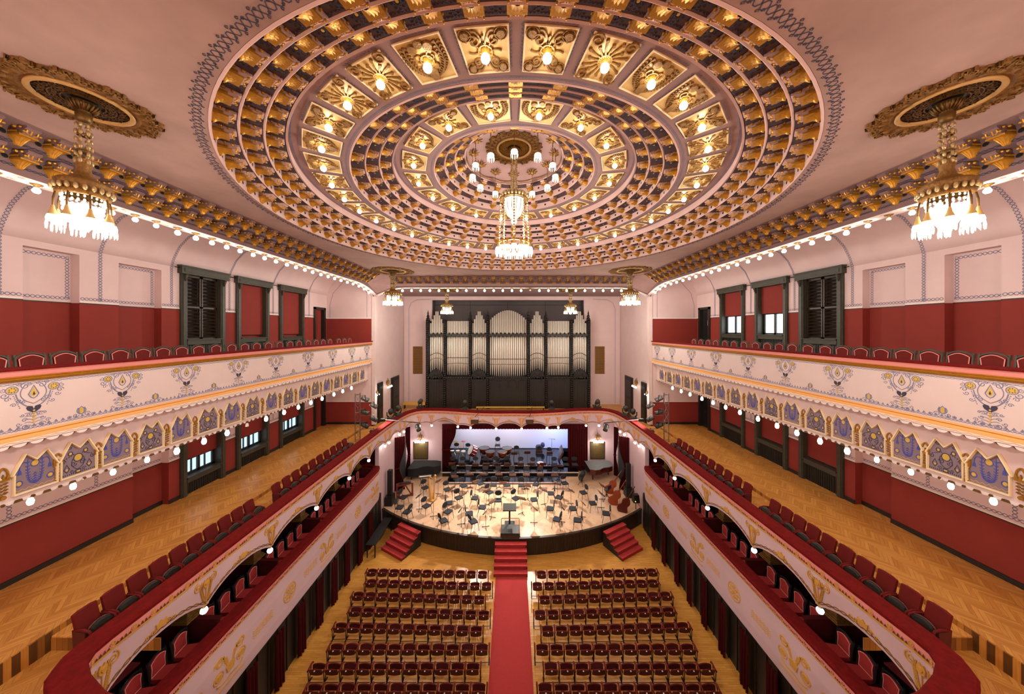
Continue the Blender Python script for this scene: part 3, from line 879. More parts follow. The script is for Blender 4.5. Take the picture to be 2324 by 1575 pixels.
# bulbs hanging below the white bands
bulb_base = MB().lathe([(.001, 0), (.13, 0), (.12, -.025), (.07, -.04), (.05, -.075), (.045, -.11), (.001, -.11)], 12).mesh('bulb_base', M['oldgold'], True)
bulb_glass = MB().lathe([(.035, -.10), (.05, -.12), (.085, -.19), (.08, -.235), (.05, -.275), (.001, -.285)], 9).mesh('bulb_glass', M['bulb'], True)
bulb_off = MB().lathe([(.035, -.10), (.05, -.12), (.07, -.17), (.07, -.22), (.001, -.23)], 9).mesh('bulb_glass', M['paper'], True)
def bulb(loc, label, group, lit=True, k=1.0, tall=1.0):
    o = thing('bare_bulb', label, 'light bulb', loc, 0, group)
    o.scale = (k, k, k * tall)
    link('bulb_base', bulb_base, o); link('bulb_glass', bulb_glass if lit else bulb_off, o)
BY = [6.2, 6.75, 7.5, 8.02, 8.52, 9.02, 9.6, 10.15, 10.7, 11.25, 11.8, 12.4, 12.97, 13.6, 14.26, 14.86, 15.5, 16.1, 16.8, 17.45, 18.1, 18.77, 19.5, 20.2, 20.95, 21.7, 22.4]
for sx in (-1, 1):
    for i, y in enumerate(reversed(BY)):
        bulb((sx * 10.76, y, Z(HB + drop((y - 20.2) / 3.1))), 'lit bulb under the %s cornice band, %s counting from the stage' % (SIDE[sx], nth(i)), 'bulbs under the %s cornice' % SIDE[sx], not (sx > 0 and y == 8.52), .72 if y < 9.5 else .85)
for i in range(27):
    x = -9.3 + i * .715
    bulb((x, 23.38, Z(HB + drop((abs(x) - 8.3) / 2.3))), ('lit' if i != 15 else 'unlit') + ' bulb in the row above the organ, %s from the left' % nth(i), 'bulbs above the organ', i != 15)

# ================================================================ chandeliers
def rosette(name, label, loc, R, petals=24, gm='brassdark'):
    o = thing(name, label, 'ceiling rosette', loc, 0, 'gilded ceiling rosettes')
    fr = lambda u, v, h: Vector((u, v, -h))
    m = MB()
    m.lathe([(R * .62, 0), (R * .63, -.05), (R * .57, -.06), (R * .55, -.02)], 40)
    m.build('ring_moulding', M['palegold'], o, True)
    m = MB()
    m.lathe([(R * .64, -.005), (R * .70, -.04), (R * .78, -.03), (R * .84, -.005)], 48)
    for k in range(petals):
        a = 2 * pi * k / petals
        e = R * (1.0 if k % 2 else .93)
        ca, sa = math.cos(a), math.sin(a)
        P_ = lambda r, t: (r * ca - t * sa, r * sa + t * ca)
        m.plate([P_(R * .74, -.10 * R), P_(R * .90, -.13 * R), P_(e, -.03 * R), P_(e, .05 * R), P_(R * .90, .10 * R), P_(R * .74, .10 * R)], fr, .03)
        for s_ in (-1, 1):
            cu, cv = P_(e * .95, s_ * .075 * R)
            m.ribbon(spiral(cu, cv, .062 * R, a, 1.3, s_, 10), .022 * R, fr, .07)
        cu, cv = P_(R * .80, 0)
        m.disc(cu, cv, .045 * R, fr, .08, 8)
        m.ribbon([P_(R * .70, 0), P_(R * .86, .02 * R), P_(e, 0)], .03 * R, fr, .06)
    m.build('leaf_border', M['oldgold'], o)
    MB().lathe([(.001, -.003), (R * .56, -.003)], 40).build('dark_ground', M['black'], o)
    m = MB()
    for k in range(12):
        a = 2 * pi * k / 12
        for rr, q in ((.46, .062), (.33, .05)):
            for s_ in (-1, 1):
                cu, cv = R * rr * math.cos(a + s_ * .13), R * rr * math.sin(a + s_ * .13)
                m.ribbon(spiral(cu, cv, q * R, a, 1.2, s_, 10), .016 * R, fr, .03)
        m.ribbon([(R * .24 * math.cos(a), R * .24 * math.sin(a)), (R * .56 * math.cos(a), R * .56 * math.sin(a))], .014 * R, fr, .03)
    m.ribbon(ring2(0, 0, R * .39, 36), .02 * R, fr, .03, True); m.ribbon(ring2(0, 0, R * .26, 30), .02 * R, fr, .03, True)
    m.build('pierced_grille', M[gm], o)
    return o
drops = MB()
for k in range(9):
    a = 2 * pi * k / 9
    drops.tube([(.115 * math.cos(a), .115 * math.sin(a), -.17), (.12 * math.cos(a), .12 * math.sin(a), -.24), (.12 * math.cos(a), .12 * math.sin(a), -.32)], [.006, .018, .008], 5)
drops = drops.mesh('crystal_drops', M['glow'])
shade_cap = MB().lathe([(.02, .10), (.035, .08), (.05, .02), (.085, -.04), (.10, -.07)], 12).mesh('shade', M['palegold'], True)
shade_glow = MB().lathe([(.10, -.07), (.125, -.13), (.12, -.17), (.06, -.19), (.001, -.19)], 12).mesh('lit_glass', M['bulbdim'], True)
def strand(m, a, b, r, n=5):
    d = (Vector(b) - Vector(a)); L = d.length; k = max(2, int(L / (r * 2.1)))
    for i in range(k):
        p = Vector(a) + d * ((i + .5) / k)
        m.ball(p, r * (1.0 if i % 2 else .82), n, 4)
def chandelier_proto(label, cat, loc, group):
    o = thing('crystal_chandelier', label, cat, loc, 0, group)     # origin at the ceiling; about 2.65 m tall
    MB().lathe([(.001, -.02), (.30, -.03), (.26, -.10), (.17, -.16), (.13, -.19), (.17, -.23), (.16, -.33), (.12, -.37), (.001, -.37)], 20).build('canopy', M['brassdark'], o, True)
    m = MB()
    for k in range(20):
        a = 2 * pi * k / 20; c, s_ = math.cos(a), math.sin(a)
        m.tube([(.16 * c, .16 * s_, -.17), (.25 * c, .25 * s_, -.12), (.33 * c, .33 * s_, -.05)], [.02, .03, .012], 5)
    m.build('lotus_leaf_pattern', M['brassdark'], o, True)
    for k in range(6):
        a = 2 * pi * k / 6; c, s_ = math.cos(a), math.sin(a)
        m = MB(); strand(m, (.13 * c, .13 * s_, -.37), (.15 * c, .15 * s_, -1.15), .055, 6)
        m.build('bead_strand', M['crystal'], o, True)
    MB().lathe([(.135, -.58), (.15, -.60), (.135, -.62)], 16).lathe([(.14, -.88), (.155, -.90), (.14, -.92)], 16).build('strand_collar', M['brassdark'], o, True)
    MB().lathe([(.15, -1.12), (.17, -1.16), (.14, -1.22), (.19, -1.34), (.34, -1.42), (.50, -1.46), (.56, -1.50), (.54, -1.56), (.50, -1.58), (.50, -1.66), (.53, -1.68), (.52, -1.73), (.40, -1.73)], 28).build('crown', M['oldgold'], o, True)
    m = MB()
    for k in range(22):
        a = 2 * pi * k / 22
        m.ball((.57 * math.cos(a), .57 * math.sin(a), -1.62), .055, 7, 5)
    m.build('glass_ball_rim_pattern', M['crystal'], o, True)
    m = MB()
    for k in range(22):
        a = 2 * pi * k / 22
        strand(m, (.42 * math.cos(a), .42 * math.sin(a), -1.72), (.34 * math.cos(a), .34 * math.sin(a), -2.18), .032, 5)
    m.build('bead_curtain', M['glow'], o, True, kind='stuff')
    MB().lathe([(.36, -1.9), (.30, -2.1), (.14, -2.3), (.05, -2.36), (.03, -2.44), (.001, -2.46)], 18).build('lit_bowl', M['glow'], o, True)
    for k in range(8):
        a = 2 * pi * (k + .5) / 8; c, s_ = math.cos(a), math.sin(a)
        h = MB().tube([(.50 * c, .50 * s_, -1.72), (.53 * c, .53 * s_, -1.85), (.54 * c, .54 * s_, -2.0)], [.02, .028, .02], 6).build('lamp_arm', M['brassdark'], o, True)
        link('shade', shade_cap, h, (.54 * c, .54 * s_, -2.08)); link('lit_glass', shade_glow, h, (.54 * c, .54 * s_, -2.08), label='lit frosted glass')
        link('crystal_drops', drops, h, (.54 * c, .54 * s_, -2.08))
    return o
CH = [(-7.78, 5.42, 'nearest', 'upper left'), (7.9, 5.42, 'nearest', 'upper right'), (-8.3, 20.8, 'distant', 'left corner of the main ceiling'), (8.15, 20.6, 'distant', 'right corner of the main ceiling')]
c0 = None
for i, (x, y, a, b) in enumerate(CH):
    rosette('ceiling_rosette', 'gilded leafy ceiling rosette above the %s chandelier at %s' % (a, b), (x, y, ZC), 0.94 if i < 2 else 1.38)
    lb = 'gilt and crystal chandelier, %s one hanging at %s' % (a, b)
    if c0 is None: c0 = chandelier_proto(lb, 'chandelier', (x, y, ZC - .01), 'crystal chandeliers'); c0.scale = (.58, .58, 1.0)
    else: dup(c0, (x, y, ZC - .01), 0.3 * i, lb, scale=(.58, .58, 1.0) if i < 2 else (1, 1, 1))
    lamp('POINT', (x, y, ZC - 2.62), PW['big'], size=.28, name='chandelier_light')
for x in (-5.45, 4.9):
    s_ = 'left' if x < 0 else 'right'
    rosette('ceiling_rosette', 'flat gilded rosette over the organ, %s one' % s_, (x, 25.0, Z(3.415)), 1.15)
    dup(c0, (x, 25.0, Z(3.40)), .2, 'crystal chandelier hanging before the organ pipes, %s one' % s_, scale=(.85, .85, .85))
    lamp('POINT', (x, 25.0, Z(1.1)), PW['organ'], size=.25, name='chandelier_light')
# the long central chandelier
rosette('ceiling_rosette', 'gilded pierced rosette at the crown of the dome', (DX, DY, Z(7.30)), 1.12, 28, 'gold')
o = thing('central_chandelier', 'long central crystal chandelier with a lit basket and lamp ring', 'chandelier', (DX, DY, Z(7.28)))
MB().lathe([(.001, 0), (.26, -.02), (.2, -.1), (.12, -.18), (.14, -.26), (.001, -.26)], 20).build('canopy', M['brassdark'], o, True)
for k in range(6):
    a = 2 * pi * k / 6; c, s_ = math.cos(a), math.sin(a)
    m = MB(); strand(m, (.1 * c, .1 * s_, -.26), (.12 * c, .12 * s_, -1.72), .042, 6); m.build('bead_strand', M['crystal'], o, True)
MB().lathe([(.12, -1.66), (.2, -1.74), (.38, -1.84), (.54, -1.97), (.57, -2.05), (.52, -2.09), (.42, -2.0)], 28).build('crown', M['brassdark'], o, True)
m = MB()
for k in range(26):
    a = 2 * pi * k / 26
    m.ball((.565 * math.cos(a), .565 * math.sin(a), -1.97), .066, 6, 4); m.ball((.45 * math.cos(a), .45 * math.sin(a), -1.83), .052, 6, 4)
m.build('crown_bead_chain', M['crystal'], o, True)
MB().lathe([(.40, -2.06), (.42, -2.2), (.38, -2.42), (.27, -2.66), (.14, -2.78), (.001, -2.80)], 22).build('lit_basket', M['glow'], o, True)
m = MB()
for k in range(14):
    a = 2 * pi * k / 14; c, s_ = math.cos(a), math.sin(a)
    m.tube([(.425 * c, .425 * s_, -2.1), (.435 * c, .435 * s_, -2.22), (.395 * c, .395 * s_, -2.44), (.28 * c, .28 * s_, -2.67)], .012, 4)
m.build('basket_ribs', M['brassdark'], o, True)
MB().ball((0, 0, -2.91), .12, 12, 8).build('lit_ball', M['bulbdim'], o, True)
for k in range(8):
    a = 2 * pi * k / 8; c, s_ = math.cos(a), math.sin(a)
    m = MB(); strand(m, (.54 * c, .54 * s_, -2.07), (.60 * c, .60 * s_, -3.72), .05, 6)
    m.build('bead_strand', M['crystal'], o, True)
    h = MB().lathe([(.001, -3.7), (.05, -3.72), (.06, -3.8), (.001, -3.86)], 8, (.62 * c, .62 * s_, 0)).build('lamp_arm', M['gold'], o, True)
    link('shade', shade_cap, h, (.62 * c, .62 * s_, -3.92)); link('lit_glass', shade_glow, h, (.62 * c, .62 * s_, -3.92)); link('crystal_drops', drops, h, (.62 * c, .62 * s_, -3.92))
    q = a + pi / 8; c, s_ = math.cos(q), math.sin(q)
    h = MB().lathe([(.001, -3.74), (.05, -3.76), (.06, -3.84), (.001, -3.88)], 8, (.66 * c, .66 * s_, 0)).build('lamp_arm', M['gold'], o, True)
    link('shade', shade_cap, h, (.66 * c, .66 * s_, -3.95)); link('lit_glass', shade_glow, h, (.66 * c, .66 * s_, -3.95)); link('crystal_drops', drops, h, (.66 * c, .66 * s_, -3.95))
MB().lathe([(.60, -3.78), (.64, -3.80), (.60, -3.83), (.57, -3.80), (.60, -3.78)], 32).build('lamp_ring', M['gold'], o, True)
lamp('POINT', (DX, DY, Z(7.28 - 4.5)), PW['center'], size=.45, name='chandelier_light')
# twelve small pendants around it
p0 = None
for k in range(12):
    a = -pi / 2 + 2 * pi * k / 12
    lb = 'small crystal pendant in the cupola, %s clockwise from the nearest one' % (nth((12 - k) % 12))
    loc = (DX + 1.66 * math.cos(a), DY + 1.66 * math.sin(a), Z(7.14))
    if p0 is None:
        p0 = thing('pendant_lamp', lb, 'pendant lamp', loc, 0, 'small pendants of the cupola')
        m = MB()
        for j in range(10):
            q = 2 * pi * j / 10; c, s_ = math.cos(q), math.sin(q)
            m.tube([(.05 * c, .05 * s_, -.06), (.17 * c, .17 * s_, -.05), (.27 * c, .27 * s_, 0)], [.03, .035, .01], 4)
        m.lathe([(.001, -.12), (.08, -.10), (.09, -.04), (.001, -.02)], 10).build('leaf_canopy', M['oldgold'], p0, True)
        m = MB(); strand(m, (0, 0, -.1), (0, 0, -.82), .022, 5); m.build('chain', M['brassdark'], p0, True)
        MB().lathe([(.02, -.80), (.06, -.84), (.10, -.89), (.11, -.92)], 12).build('shade', M['gold'], p0, True)
        MB().lathe([(.10, -.91), (.125, -.96), (.115, -1.0), (.001, -1.01)], 12).build('lit_glass', M['bulbdim'], p0, True)
        link('crystal_drops', drops, p0, (0, 0, -.84))
    else: dup(p0, loc, a, lb)

# ================================================================ upper balcony fronts
def balcony_front(sx):
    nm = SIDE[sx]
    o = thing('gallery_balustrade', 'white %s upper balcony front painted with blue folk ornament and gold moulding' % nm, 'balcony', (0, 0, 0))
    XR, Y0, Y1 = 11.0, YR, YE
    path = [(sx * XR, Y0, -sx, 0), (sx * XR, Y1, -sx, 0)]
    sw = lambda prof: MB().sweep([(d, Z(h)) for d, h in prof], path)
    sw([(-.26, -.90), (.10, -.90), (.13, -.885), (.13, -.855), (.10, -.84), (-.24, -.83), (-.26, -.85)]).build('velvet_rail', M['velvet'], o)
    sw([(-.22, -.90), (.08, -.90), (.02, -1.04), (-.22, -1.04)]).build('rose_band', M['rose'], o)
    sw([(-.1, -1.03), (.05, -1.03), (.075, -1.05), (.05, -1.075), (.075, -1.10), (.05, -1.125), (.03, -1.15), (-.1, -1.15)]).build('gold_moulding', M['gold'], o)
    sw([(-.25, -1.14), (0, -1.14), (0, -2.36), (-.25, -2.36)]).build('painted_panel', M['pinkpanel'], o)
    sw([(-.25, -2.28), (.03, -2.30), (.05, -2.33), (.02, -2.36), (.05, -2.40), (.06, -2.44), (-.25, -2.44)]).build('orange_moulding', M['orange'], o)
    sw([(-.25, -2.44), (.05, -2.44), (.05, -2.53), (-.25, -2.53)]).build('white_band', M['band'], o)
    # scalloped fringe
    m, g = MB(), MB()
    F = lambda x: (lambda u, v, h: Vector((sx * (XR - x - h), u, Z(v))))
    f5 = F(.02)
    k = 0; y = .4
    while y < Y1 - .2:
        m.plate([(y - .10, -2.52)] + [(y + .10 * math.cos(pi + pi * i / 6), -2.53 + .075 * math.sin(pi + pi * i / 6)) for i in range(7)] + [(y + .10, -2.52)], f5, .03)
        g.plate([(y + .06, -2.52), (y + .18, -2.52), (y + .12, -2.60)], F(-.02), .02)
        y += .24
    m.build('scallop_fringe', M['band'], o); g.build('gilt_triangle_pattern', M['brassdark'], o)
    # recessed fascia
    fx = -.28
    MB().sweep([(fx, Z(-2.53)), (fx, Z(-3.86)), (fx - .34, Z(-3.86)), (fx - .34, Z(-2.53))], path).build('fascia', M['pink'], o)
    MB().sweep([(fx - .1, Z(-2.522)), (.03, Z(-2.522)), (.03, Z(-2.48)), (fx - .1, Z(-2.48))], path).build('fringe_soffit', M['pink'], o)
    m, g = MB(), MB(); ff = F(fx - .03)
    y = .4
    while y < Y1 - .1:
        m.plate([(y - .08, -3.85)] + [(y + .08 * math.cos(pi + pi * i / 5), -3.86 + .07 * math.sin(pi + pi * i / 5)) for i in range(6)] + [(y + .08, -3.85)], ff, .04)
        g.plate([(y + .06, -3.86), (y + .15, -3.86), (y + .17, -3.92), (y + .04, -3.92)] if int(y / .21) % 2 else [(y + .105 + .035 * math.cos(q * 1.05), -3.89 + .035 * math.sin(q * 1.05)) for q in range(6)], F(fx + .01), .02)
        y += .21
    m.build('lower_fringe', M['band'], o); g.build('gilt_fringe_pattern', M['brassdark'], o)
    fp = F(.0)
    m = MB()
    lace(m, 1, Y1, -1.20, .018, .20, .012, fp, .004); lace(m, 1, Y1, -2.23, .02, .13, .012, fp, .004)
    y = 1.0
    while y < Y1 - .2:
        m.plate([(y, -2.20), (y + .07, -2.20), (y + .035, -2.14)], fp, .004); y += .11
    m.build('lace_border_print', M['blue'], o)
    m = MB(); fo = F(.05)
    m.ribbon([(1 + .11 * i, -2.485 + .016 * (-1) ** i) for i in range(int((Y1 - 1) / .11))], .02, fo, .004)
    m.build('zigzag_print', M['orange'], o)
    # tall painted blue-and-gold ornament, one per bay
    b, q, d = MB(), MB(), MB()
    f0 = lambda u, v, h: Vector((-sx * h, u, v))
    for s_ in (-1, 1):
        b.ribbon(ring2(s_ * .30, -.17, .085, 14), .016, f0, .005, True)
        q.disc(s_ * .30, -.17, .07, f0, .006, 12)
        for p in range(7):
            d.disc(s_ * .30 + .045 * math.cos(p * .9), -.17 + .045 * math.sin(p * .9), .012, f0, .009, 6)
        b.ribbon(spiral(s_ * .40, -.27, .06, 0, 1.3, s_), .014, f0, .005)
        b.ribbon(bez((s_ * .25, -.26), (s_ * .22, -.50), (s_ * .04, -.60)), .022, f0, .005)
        b.ribbon(bez((s_ * .12, -.08), (s_ * .30, -.35), (0, -.52)), .016, f0, .005)
        b.ribbon(spiral(s_ * .12, -.10, .07, pi / 2, 1.2, -s_), .014, f0, .005)
        b.ribbon(spiral(s_ * .20, -.42, .055, 0, 1.2, s_), .013, f0, .005)
        d.plate([(0, -.66), (s_ * .02, -.58), (s_ * .08, -.56), (s_ * .11, -.60), (s_ * .09, -.66), (0, -.74)], f0, .007)
        for p in range(5):
            b.ribbon(bez((0, -1.04 + .07 * p), (s_ * .07, -.98 + .07 * p), (s_ * .13, -1.01 + .07 * p), 5), .012, f0, .005)
        b.ribbon(spiral(s_ * .12, -1.02, .06, 0, 1.3, s_), .013, f0, .005)
        b.ribbon(spiral(s_ * .13, -.87, .045, 0, 1.2, -s_), .012, f0, .005)
        for (cu, cv, r_, a_, g_) in ((.06, -.06, .035, 0, 1), (.20, -.05, .04, pi, -1), (.43, -.16, .05, pi / 2, 1), (.36, -.36, .05, 0, -1), (.28, -.50, .045, pi, 1), (.14, -.46, .04, 0, -1), (.07, -.76, .04, 0, 1), (.16, -.76, .035, pi, -1), (.21, -.95, .045, 0, 1), (.24, -1.06, .035, pi, -1)):
            b.ribbon(spiral(s_ * cu, cv, r_, a_, 1.25, g_ * s_, 12), .011, f0, .005)
        for p in range(8):
            b.disc(s_ * (.28 - .012 * p), -.30 - .04 * p, .012, f0, .005, 6)
    b.ribbon([(0, -.10), (.075, -.30), (.04, -.37), (0, -.40), (-.04, -.37), (-.075, -.30)], .022, f0, .006, True)
    q.plate([(0, -.14), (.05, -.30), (0, -.36), (-.05, -.30)], f0, .005)
    d.plate([(0, -.24), (.02, -.31), (0, -.33), (-.02, -.31)], f0, .008)
    for p in range(6):
        q.disc(0, -.68 - .055 * p, .022, f0, .01, 7)
    mb = mmesh('painted_ornament', [(b, M['blue']), (q, M['yellowpaint']), (d, M['navy'])])
    for i, y in enumerate([1.2, 3.1, 5.0, 6.86, 8.42, 10.08, 12.0, 13.9, 16.1, 18.3, 20.5, 22.6]):
        link('painted_ornament', mb, o, (sx * (XR - .002), y, Z(-1.16)))
    b, q = MB(), MB()
    for s_ in (-1, 1):
        b.ribbon(spiral(s_ * .10, .06, .06, 0, 1.2, s_), .014, f0, .005); b.ribbon(spiral(s_ * .21, .035, .04, 0, 1.2, -s_), .012, f0, .005)
        b.ribbon(bez((s_ * .05, .24), (s_ * .12, .14), (s_ * .02, .08)), .02, f0, .005)
    b.ribbon([(0, .27), (.05, .21), (.05, .12), (0, .07), (-.05, .12), (-.05, .21)], .02, f0, .006, True)
    q.plate([(0, .24), (.035, .2), (.035, .13), (0, .1), (-.035, .13), (-.035, .2)], f0, .005)
    mb = mmesh('small_ornament', [(b, M['blue']), (q, M['yellowpaint'])])
    for y in (2.1, 4.0, 5.95, 7.62, 9.2, 11.0, 12.95, 15.0, 17.2, 19.4, 21.6):
        link('small_ornament', mb, o, (sx * (XR - .002), y, Z(-2.21)))
    # house-shaped painted panels on the fascia, two designs in turn
    hw, top, bot = .40, -2.86, -3.74
    out = [(-hw, bot), (hw, bot), (hw, -3.28), (hw + .035, -3.30), (.20, top), (0, -3.04), (-.20, top), (-hw - .035, -3.30), (-hw, -3.28)]
    fr_ = MB().ribbon(out, .038, f0, .07, True).mesh('cream_frame', M['cream'])
    gd = MB().plate(out, f0, .006)
    A, AY, B_, BY_ = MB(), MB(), MB(), MB()
    f1 = lambda u, v, h: Vector((-sx * (h + .006), u, v))
    AY.disc(0, -3.30, .085, f1, .006, 14); A.ribbon(ring2(0, -3.30, .10, 16), .02, f1, .006, True)
    for s_ in (-1, 1):
        A.ribbon(ring2(s_ * .17, -3.16, .05, 10), .02, f1, .006, True); AY.disc(s_ * .17, -3.16, .035, f1, .006, 9)
        A.ribbon([(s_ * .25, -3.62), (s_ * .31, -3.54), (s_ * .25, -3.42), (s_ * .19, -3.54)], .022, f1, .006, True); AY.disc(s_ * .25, -3.55, .03, f1, .006, 8)
        A.ribbon(spiral(s_ * .10, -3.44, .07, 0, 1.3, s_), .016, f1, .006); A.ribbon(spiral(s_ * .32, -3.34, .055, 0, 1.3, -s_), .016, f1, .006)
        A.ribbon(spiral(s_ * .19, -3.0, .05, 0, 1.2, s_), .014, f1, .006); A.ribbon(bez((0, -3.6), (s_ * .2, -3.5), (s_ * .12, -3.3)), .016, f1, .006)
        A.ribbon(spiral(s_ * .13, -3.62, .05, 0, 1.2, s_), .014, f1, .006)
        for p in range(7): A.ribbon([(s_ * (.10 + .045 * p), -3.70), (s_ * (.10 + .045 * p), -3.66)], .016, f1, .006)
        for p in range(5): A.disc(s_ * (.10 + .05 * p), -3.20 - .02 * p, .016, f1, .006, 6)
        st = bez((0, -3.6), (s_ * .16, -3.6), (s_ * .13, -3.0), 12)
        B_.ribbon(st, .018, f1, .006)
        for i in range(1, 12):
            x, v = st[i]
            for dd in (-1, 1): B_.ribbon([(x, v), (x + dd * .045, v + .03)], .018, f1, .006)
        B_.ribbon(ring2(s_ * .29, -3.52, .065, 12), .018, f1, .006, True); BY_.disc(s_ * .29, -3.52, .048, f1, .006, 10)
        B_.ribbon(bez((s_ * .13, -3.08), (s_ * .28, -3.0), (s_ * .28, -3.22)), .02, f1, .006)
        B_.plate([(s_ * .24, -3.32), (s_ * .32, -3.32), (s_ * .30, -3.22), (s_ * .26, -3.22)], f1, .006)
    A.plate([(-.07, -3.70), (.07, -3.70), (.06, -3.60), (-.06, -3.60)], f1, .007); AY.plate([(-.04, -3.67), (.04, -3.67), (.04, -3.63), (-.04, -3.63)], f1, .009)
    BY_.disc(0, -3.13, .07, f1, .006, 10); B_.ribbon(ring2(0, -3.13, .08, 12), .016, f1, .006, True)
    for p in range(4): B_.plate([(-.05, -3.40 - .06 * p), (0, -3.34 - .06 * p), (.05, -3.40 - .06 * p), (0, -3.38 - .06 * p)], f1, .008)
    BY_.ribbon([(-.36 + .06 * i, -3.67 + .02 * (-1) ** i) for i in range(13)], .014, f1, .006)
    des = [mmesh('painted_ground', [(gd, M['panelmauve']), (A, M['navy']), (AY, M['yellowpaint'])]), mmesh('painted_ground', [(gd, M['panelmauve']), (B_, M['bluebright']), (BY_, M['yellowpaint'])])]
    g = MB()
    g.ribbon(bez((-.07, -3.30), (-.07, -3.10), (0, -3.06)) + bez((0, -3.06), (.07, -3.10), (.07, -3.30)), .03, f0, .035)
    for k in (-1, 0, 1): g.plate([(k * .05 - .025, -3.32), (k * .05 + .025, -3.32), (k * .065, -3.20)], f0, .04)
    g.plate([(-.08, -3.36), (.08, -3.36), (.07, -3.31), (-.07, -3.31)], f0, .04)
    for k in range(4):
        for s_ in (-1, 1): g.ribbon(spiral(s_ * .035, -3.42 - .07 * k, .035, 0, 1.1, s_, 8), .014, f0, .025)
    g.disc(0, -3.72, .05, f0, .035, 9)
    gm = g.mesh('gilded_pilaster', M['gold'])
    ys = [2.1, 3.15, 4.2, 5.2, 6.15, 7.05, 7.75, 8.5, 9.3, 10.15, 11.05, 12.0, 12.95, 13.95, 15.0, 16.05, 17.05, 18.1, 19.15, 20.2, 21.3, 22.4]
    for i, y in enumerate(ys):
        k = .80 if 6.5 < y < 11 else .92
        r = link('house_panel', fr_, o, (sx * (XR - fx - .002), y, CAMZ)); r.scale = (1, k, 1)
        link('painted_ground', des[i % 2], r)
        if i < len(ys) - 1: link('gilded_pilaster', gm, o, (sx * (XR - fx - .002), (y + ys[i + 1]) / 2, CAMZ))
    # lit globes under the fascia
    for i, y in enumerate([21.3, 20.2, 19.2, 18.0, 17.0, 16.0, 15.0, 13.9, 12.9, 12.0, 11.1, 10.2, 9.37, 8.57, 7.79, 7.1, 6.4]):
        lit = not (sx < 0 and i == 8)
        bulb((sx * 11.46, y, Z(-3.862)), '%s bulb under the %s upper balcony, %s counting from the stage' % ('lit' if lit else 'unlit', nm, nth(i)), 'bulbs under the %s upper balcony' % nm, lit, .66 if y < 10 else .85, 1.6)
for sx in (-1, 1): balcony_front(sx)

# ================================================================ lower balcony parapet: one ring around the hall
half = [(0, 5.0), (-5.2, 5.0), (-6.2, 5.03), (-7.27, 5.27), (-7.9, 5.53), (-8.28, 5.76), (-8.43, 5.98), (-8.47, 6.3)]   # rounded near corner
half += [(-8.47, y) for y in (7.5, 9, 11, 13, 15, 17, 19)] + [(-8.45, 20.2), (-8.38, 21.4), (-8.25, 22.5), (-8.05, 23.4), (-7.7, 23.95), (-7.2, 24.2)]
half += [(-6.4, 24.22), (-5.4, 24.15), (-4.5, 23.95), (-3.7, 23.72), (-2.9, 23.55), (-2.0, 23.42), (-1.0, 23.38), (0, 23.42)]
full = half + [(-x, y) for x, y in reversed(half[1:-1])]
class Path:
    def __init__(s, pts, closed, inward):
        # resample to short steps and keep normals pointing into the hall
        s.p = []; n = len(pts)
        for i in range(n if closed else n - 1):
            a, b = Vector(pts[i]), Vector(pts[(i + 1) % n])
            k = max(1, int((b - a).length / .12))
            s.p += [a + (b - a) * (j / k) for j in range(k)]
        if not closed: s.p.append(Vector(pts[-1]))
        s.closed = closed; n = len(s.p); s.n = []
        for i in range(n):
            a = s.p[i - 1] if (closed or i) else s.p[0]
            b = s.p[(i + 1) % n] if (closed or i < n - 1) else s.p[-1]
            t = (b - a).normalized(); q = Vector((-t.y, t.x))
            if q.dot(inward(s.p[i])) < 0: q = -q
            s.n.append(q)
        for _ in range(3):
            s.n = [(s.n[i - 1] + s.n[i] * 2 + s.n[(i + 1) % n]).normalized() if closed or 0 < i < n - 1 else s.n[i] for i in range(n)]
        s.s = [0.0]
        for i in range(1, n): s.s.append(s.s[-1] + (s.p[i] - s.p[i - 1]).length)
        s.L = s.s[-1] + ((s.p[0] - s.p[-1]).length if closed else 0)
    def at(s, u):
        if s.closed: u %= s.L
        u = min(max(u, 0), s.L)
        lo, hi = 0, len(s.s) - 1
        while hi - lo > 1:
            m = (lo + hi) // 2
            if s.s[m] <= u: lo = m
            else: hi = m
        if s.closed and u >= s.s[-1]: lo, hi = len(s.s) - 1, 0
        d = ((s.p[hi] - s.p[lo]).length) or 1
        t = (u - s.s[lo]) / d
        return s.p[lo].lerp(s.p[hi], t), s.n[lo].lerp(s.n[hi], t)
    def near(s, x, y):
        return s.s[min(range(len(s.p)), key=lambda i: (s.p[i] - Vector((x, y))).length)]
    def sweep(s, prof):
        return MB().sweep(prof, [(p.x, p.y, q.x, q.y) for p, q in zip(s.p, s.n)], True, s.closed)
    def fr(s, off=0.0):
        def f(u, v, h):
            p, q = s.at(u)
            return Vector((p.x + q.x * (off + h), p.y + q.y * (off + h), v))
        return f
PP = Path(full, True, lambda p: Vector((0, 14)) - p if abs(p.x) < 7 else Vector((-p.x, 0)))
par = thing('balcony_parapet', 'long white lower balcony parapet with crimson velvet rail and gilded scalloped edge', 'balcony')
PP.sweep([(-.40, 6.47), (.02, 6.47), (.06, 6.50), (.06, 6.56), (.02, 6.60), (-.38, 6.61), (-.42, 6.56)]).build('velvet_rail', M['velvet'], par)
PP.sweep([(-.1, 6.245), (.03, 6.245), (.03, 6.285), (-.1, 6.285)]).build('gilt_bead', M['goldpaint'], par)
sideY = [6.2, 8.2, 10.5, 13.0, 15.6, 17.75]
tips = [PP.near(-8.47, y) for y in sideY] + [PP.near(*p) for p in ((-8.45, 19.9), (-8.42, 20.6), (-8.3, 22.1), (-8.2, 22.7), (-7.4, 24.1), (-6.5, 24.2), (-4.3, 23.9), (-3.35, 23.65), (-1.25, 23.4))]
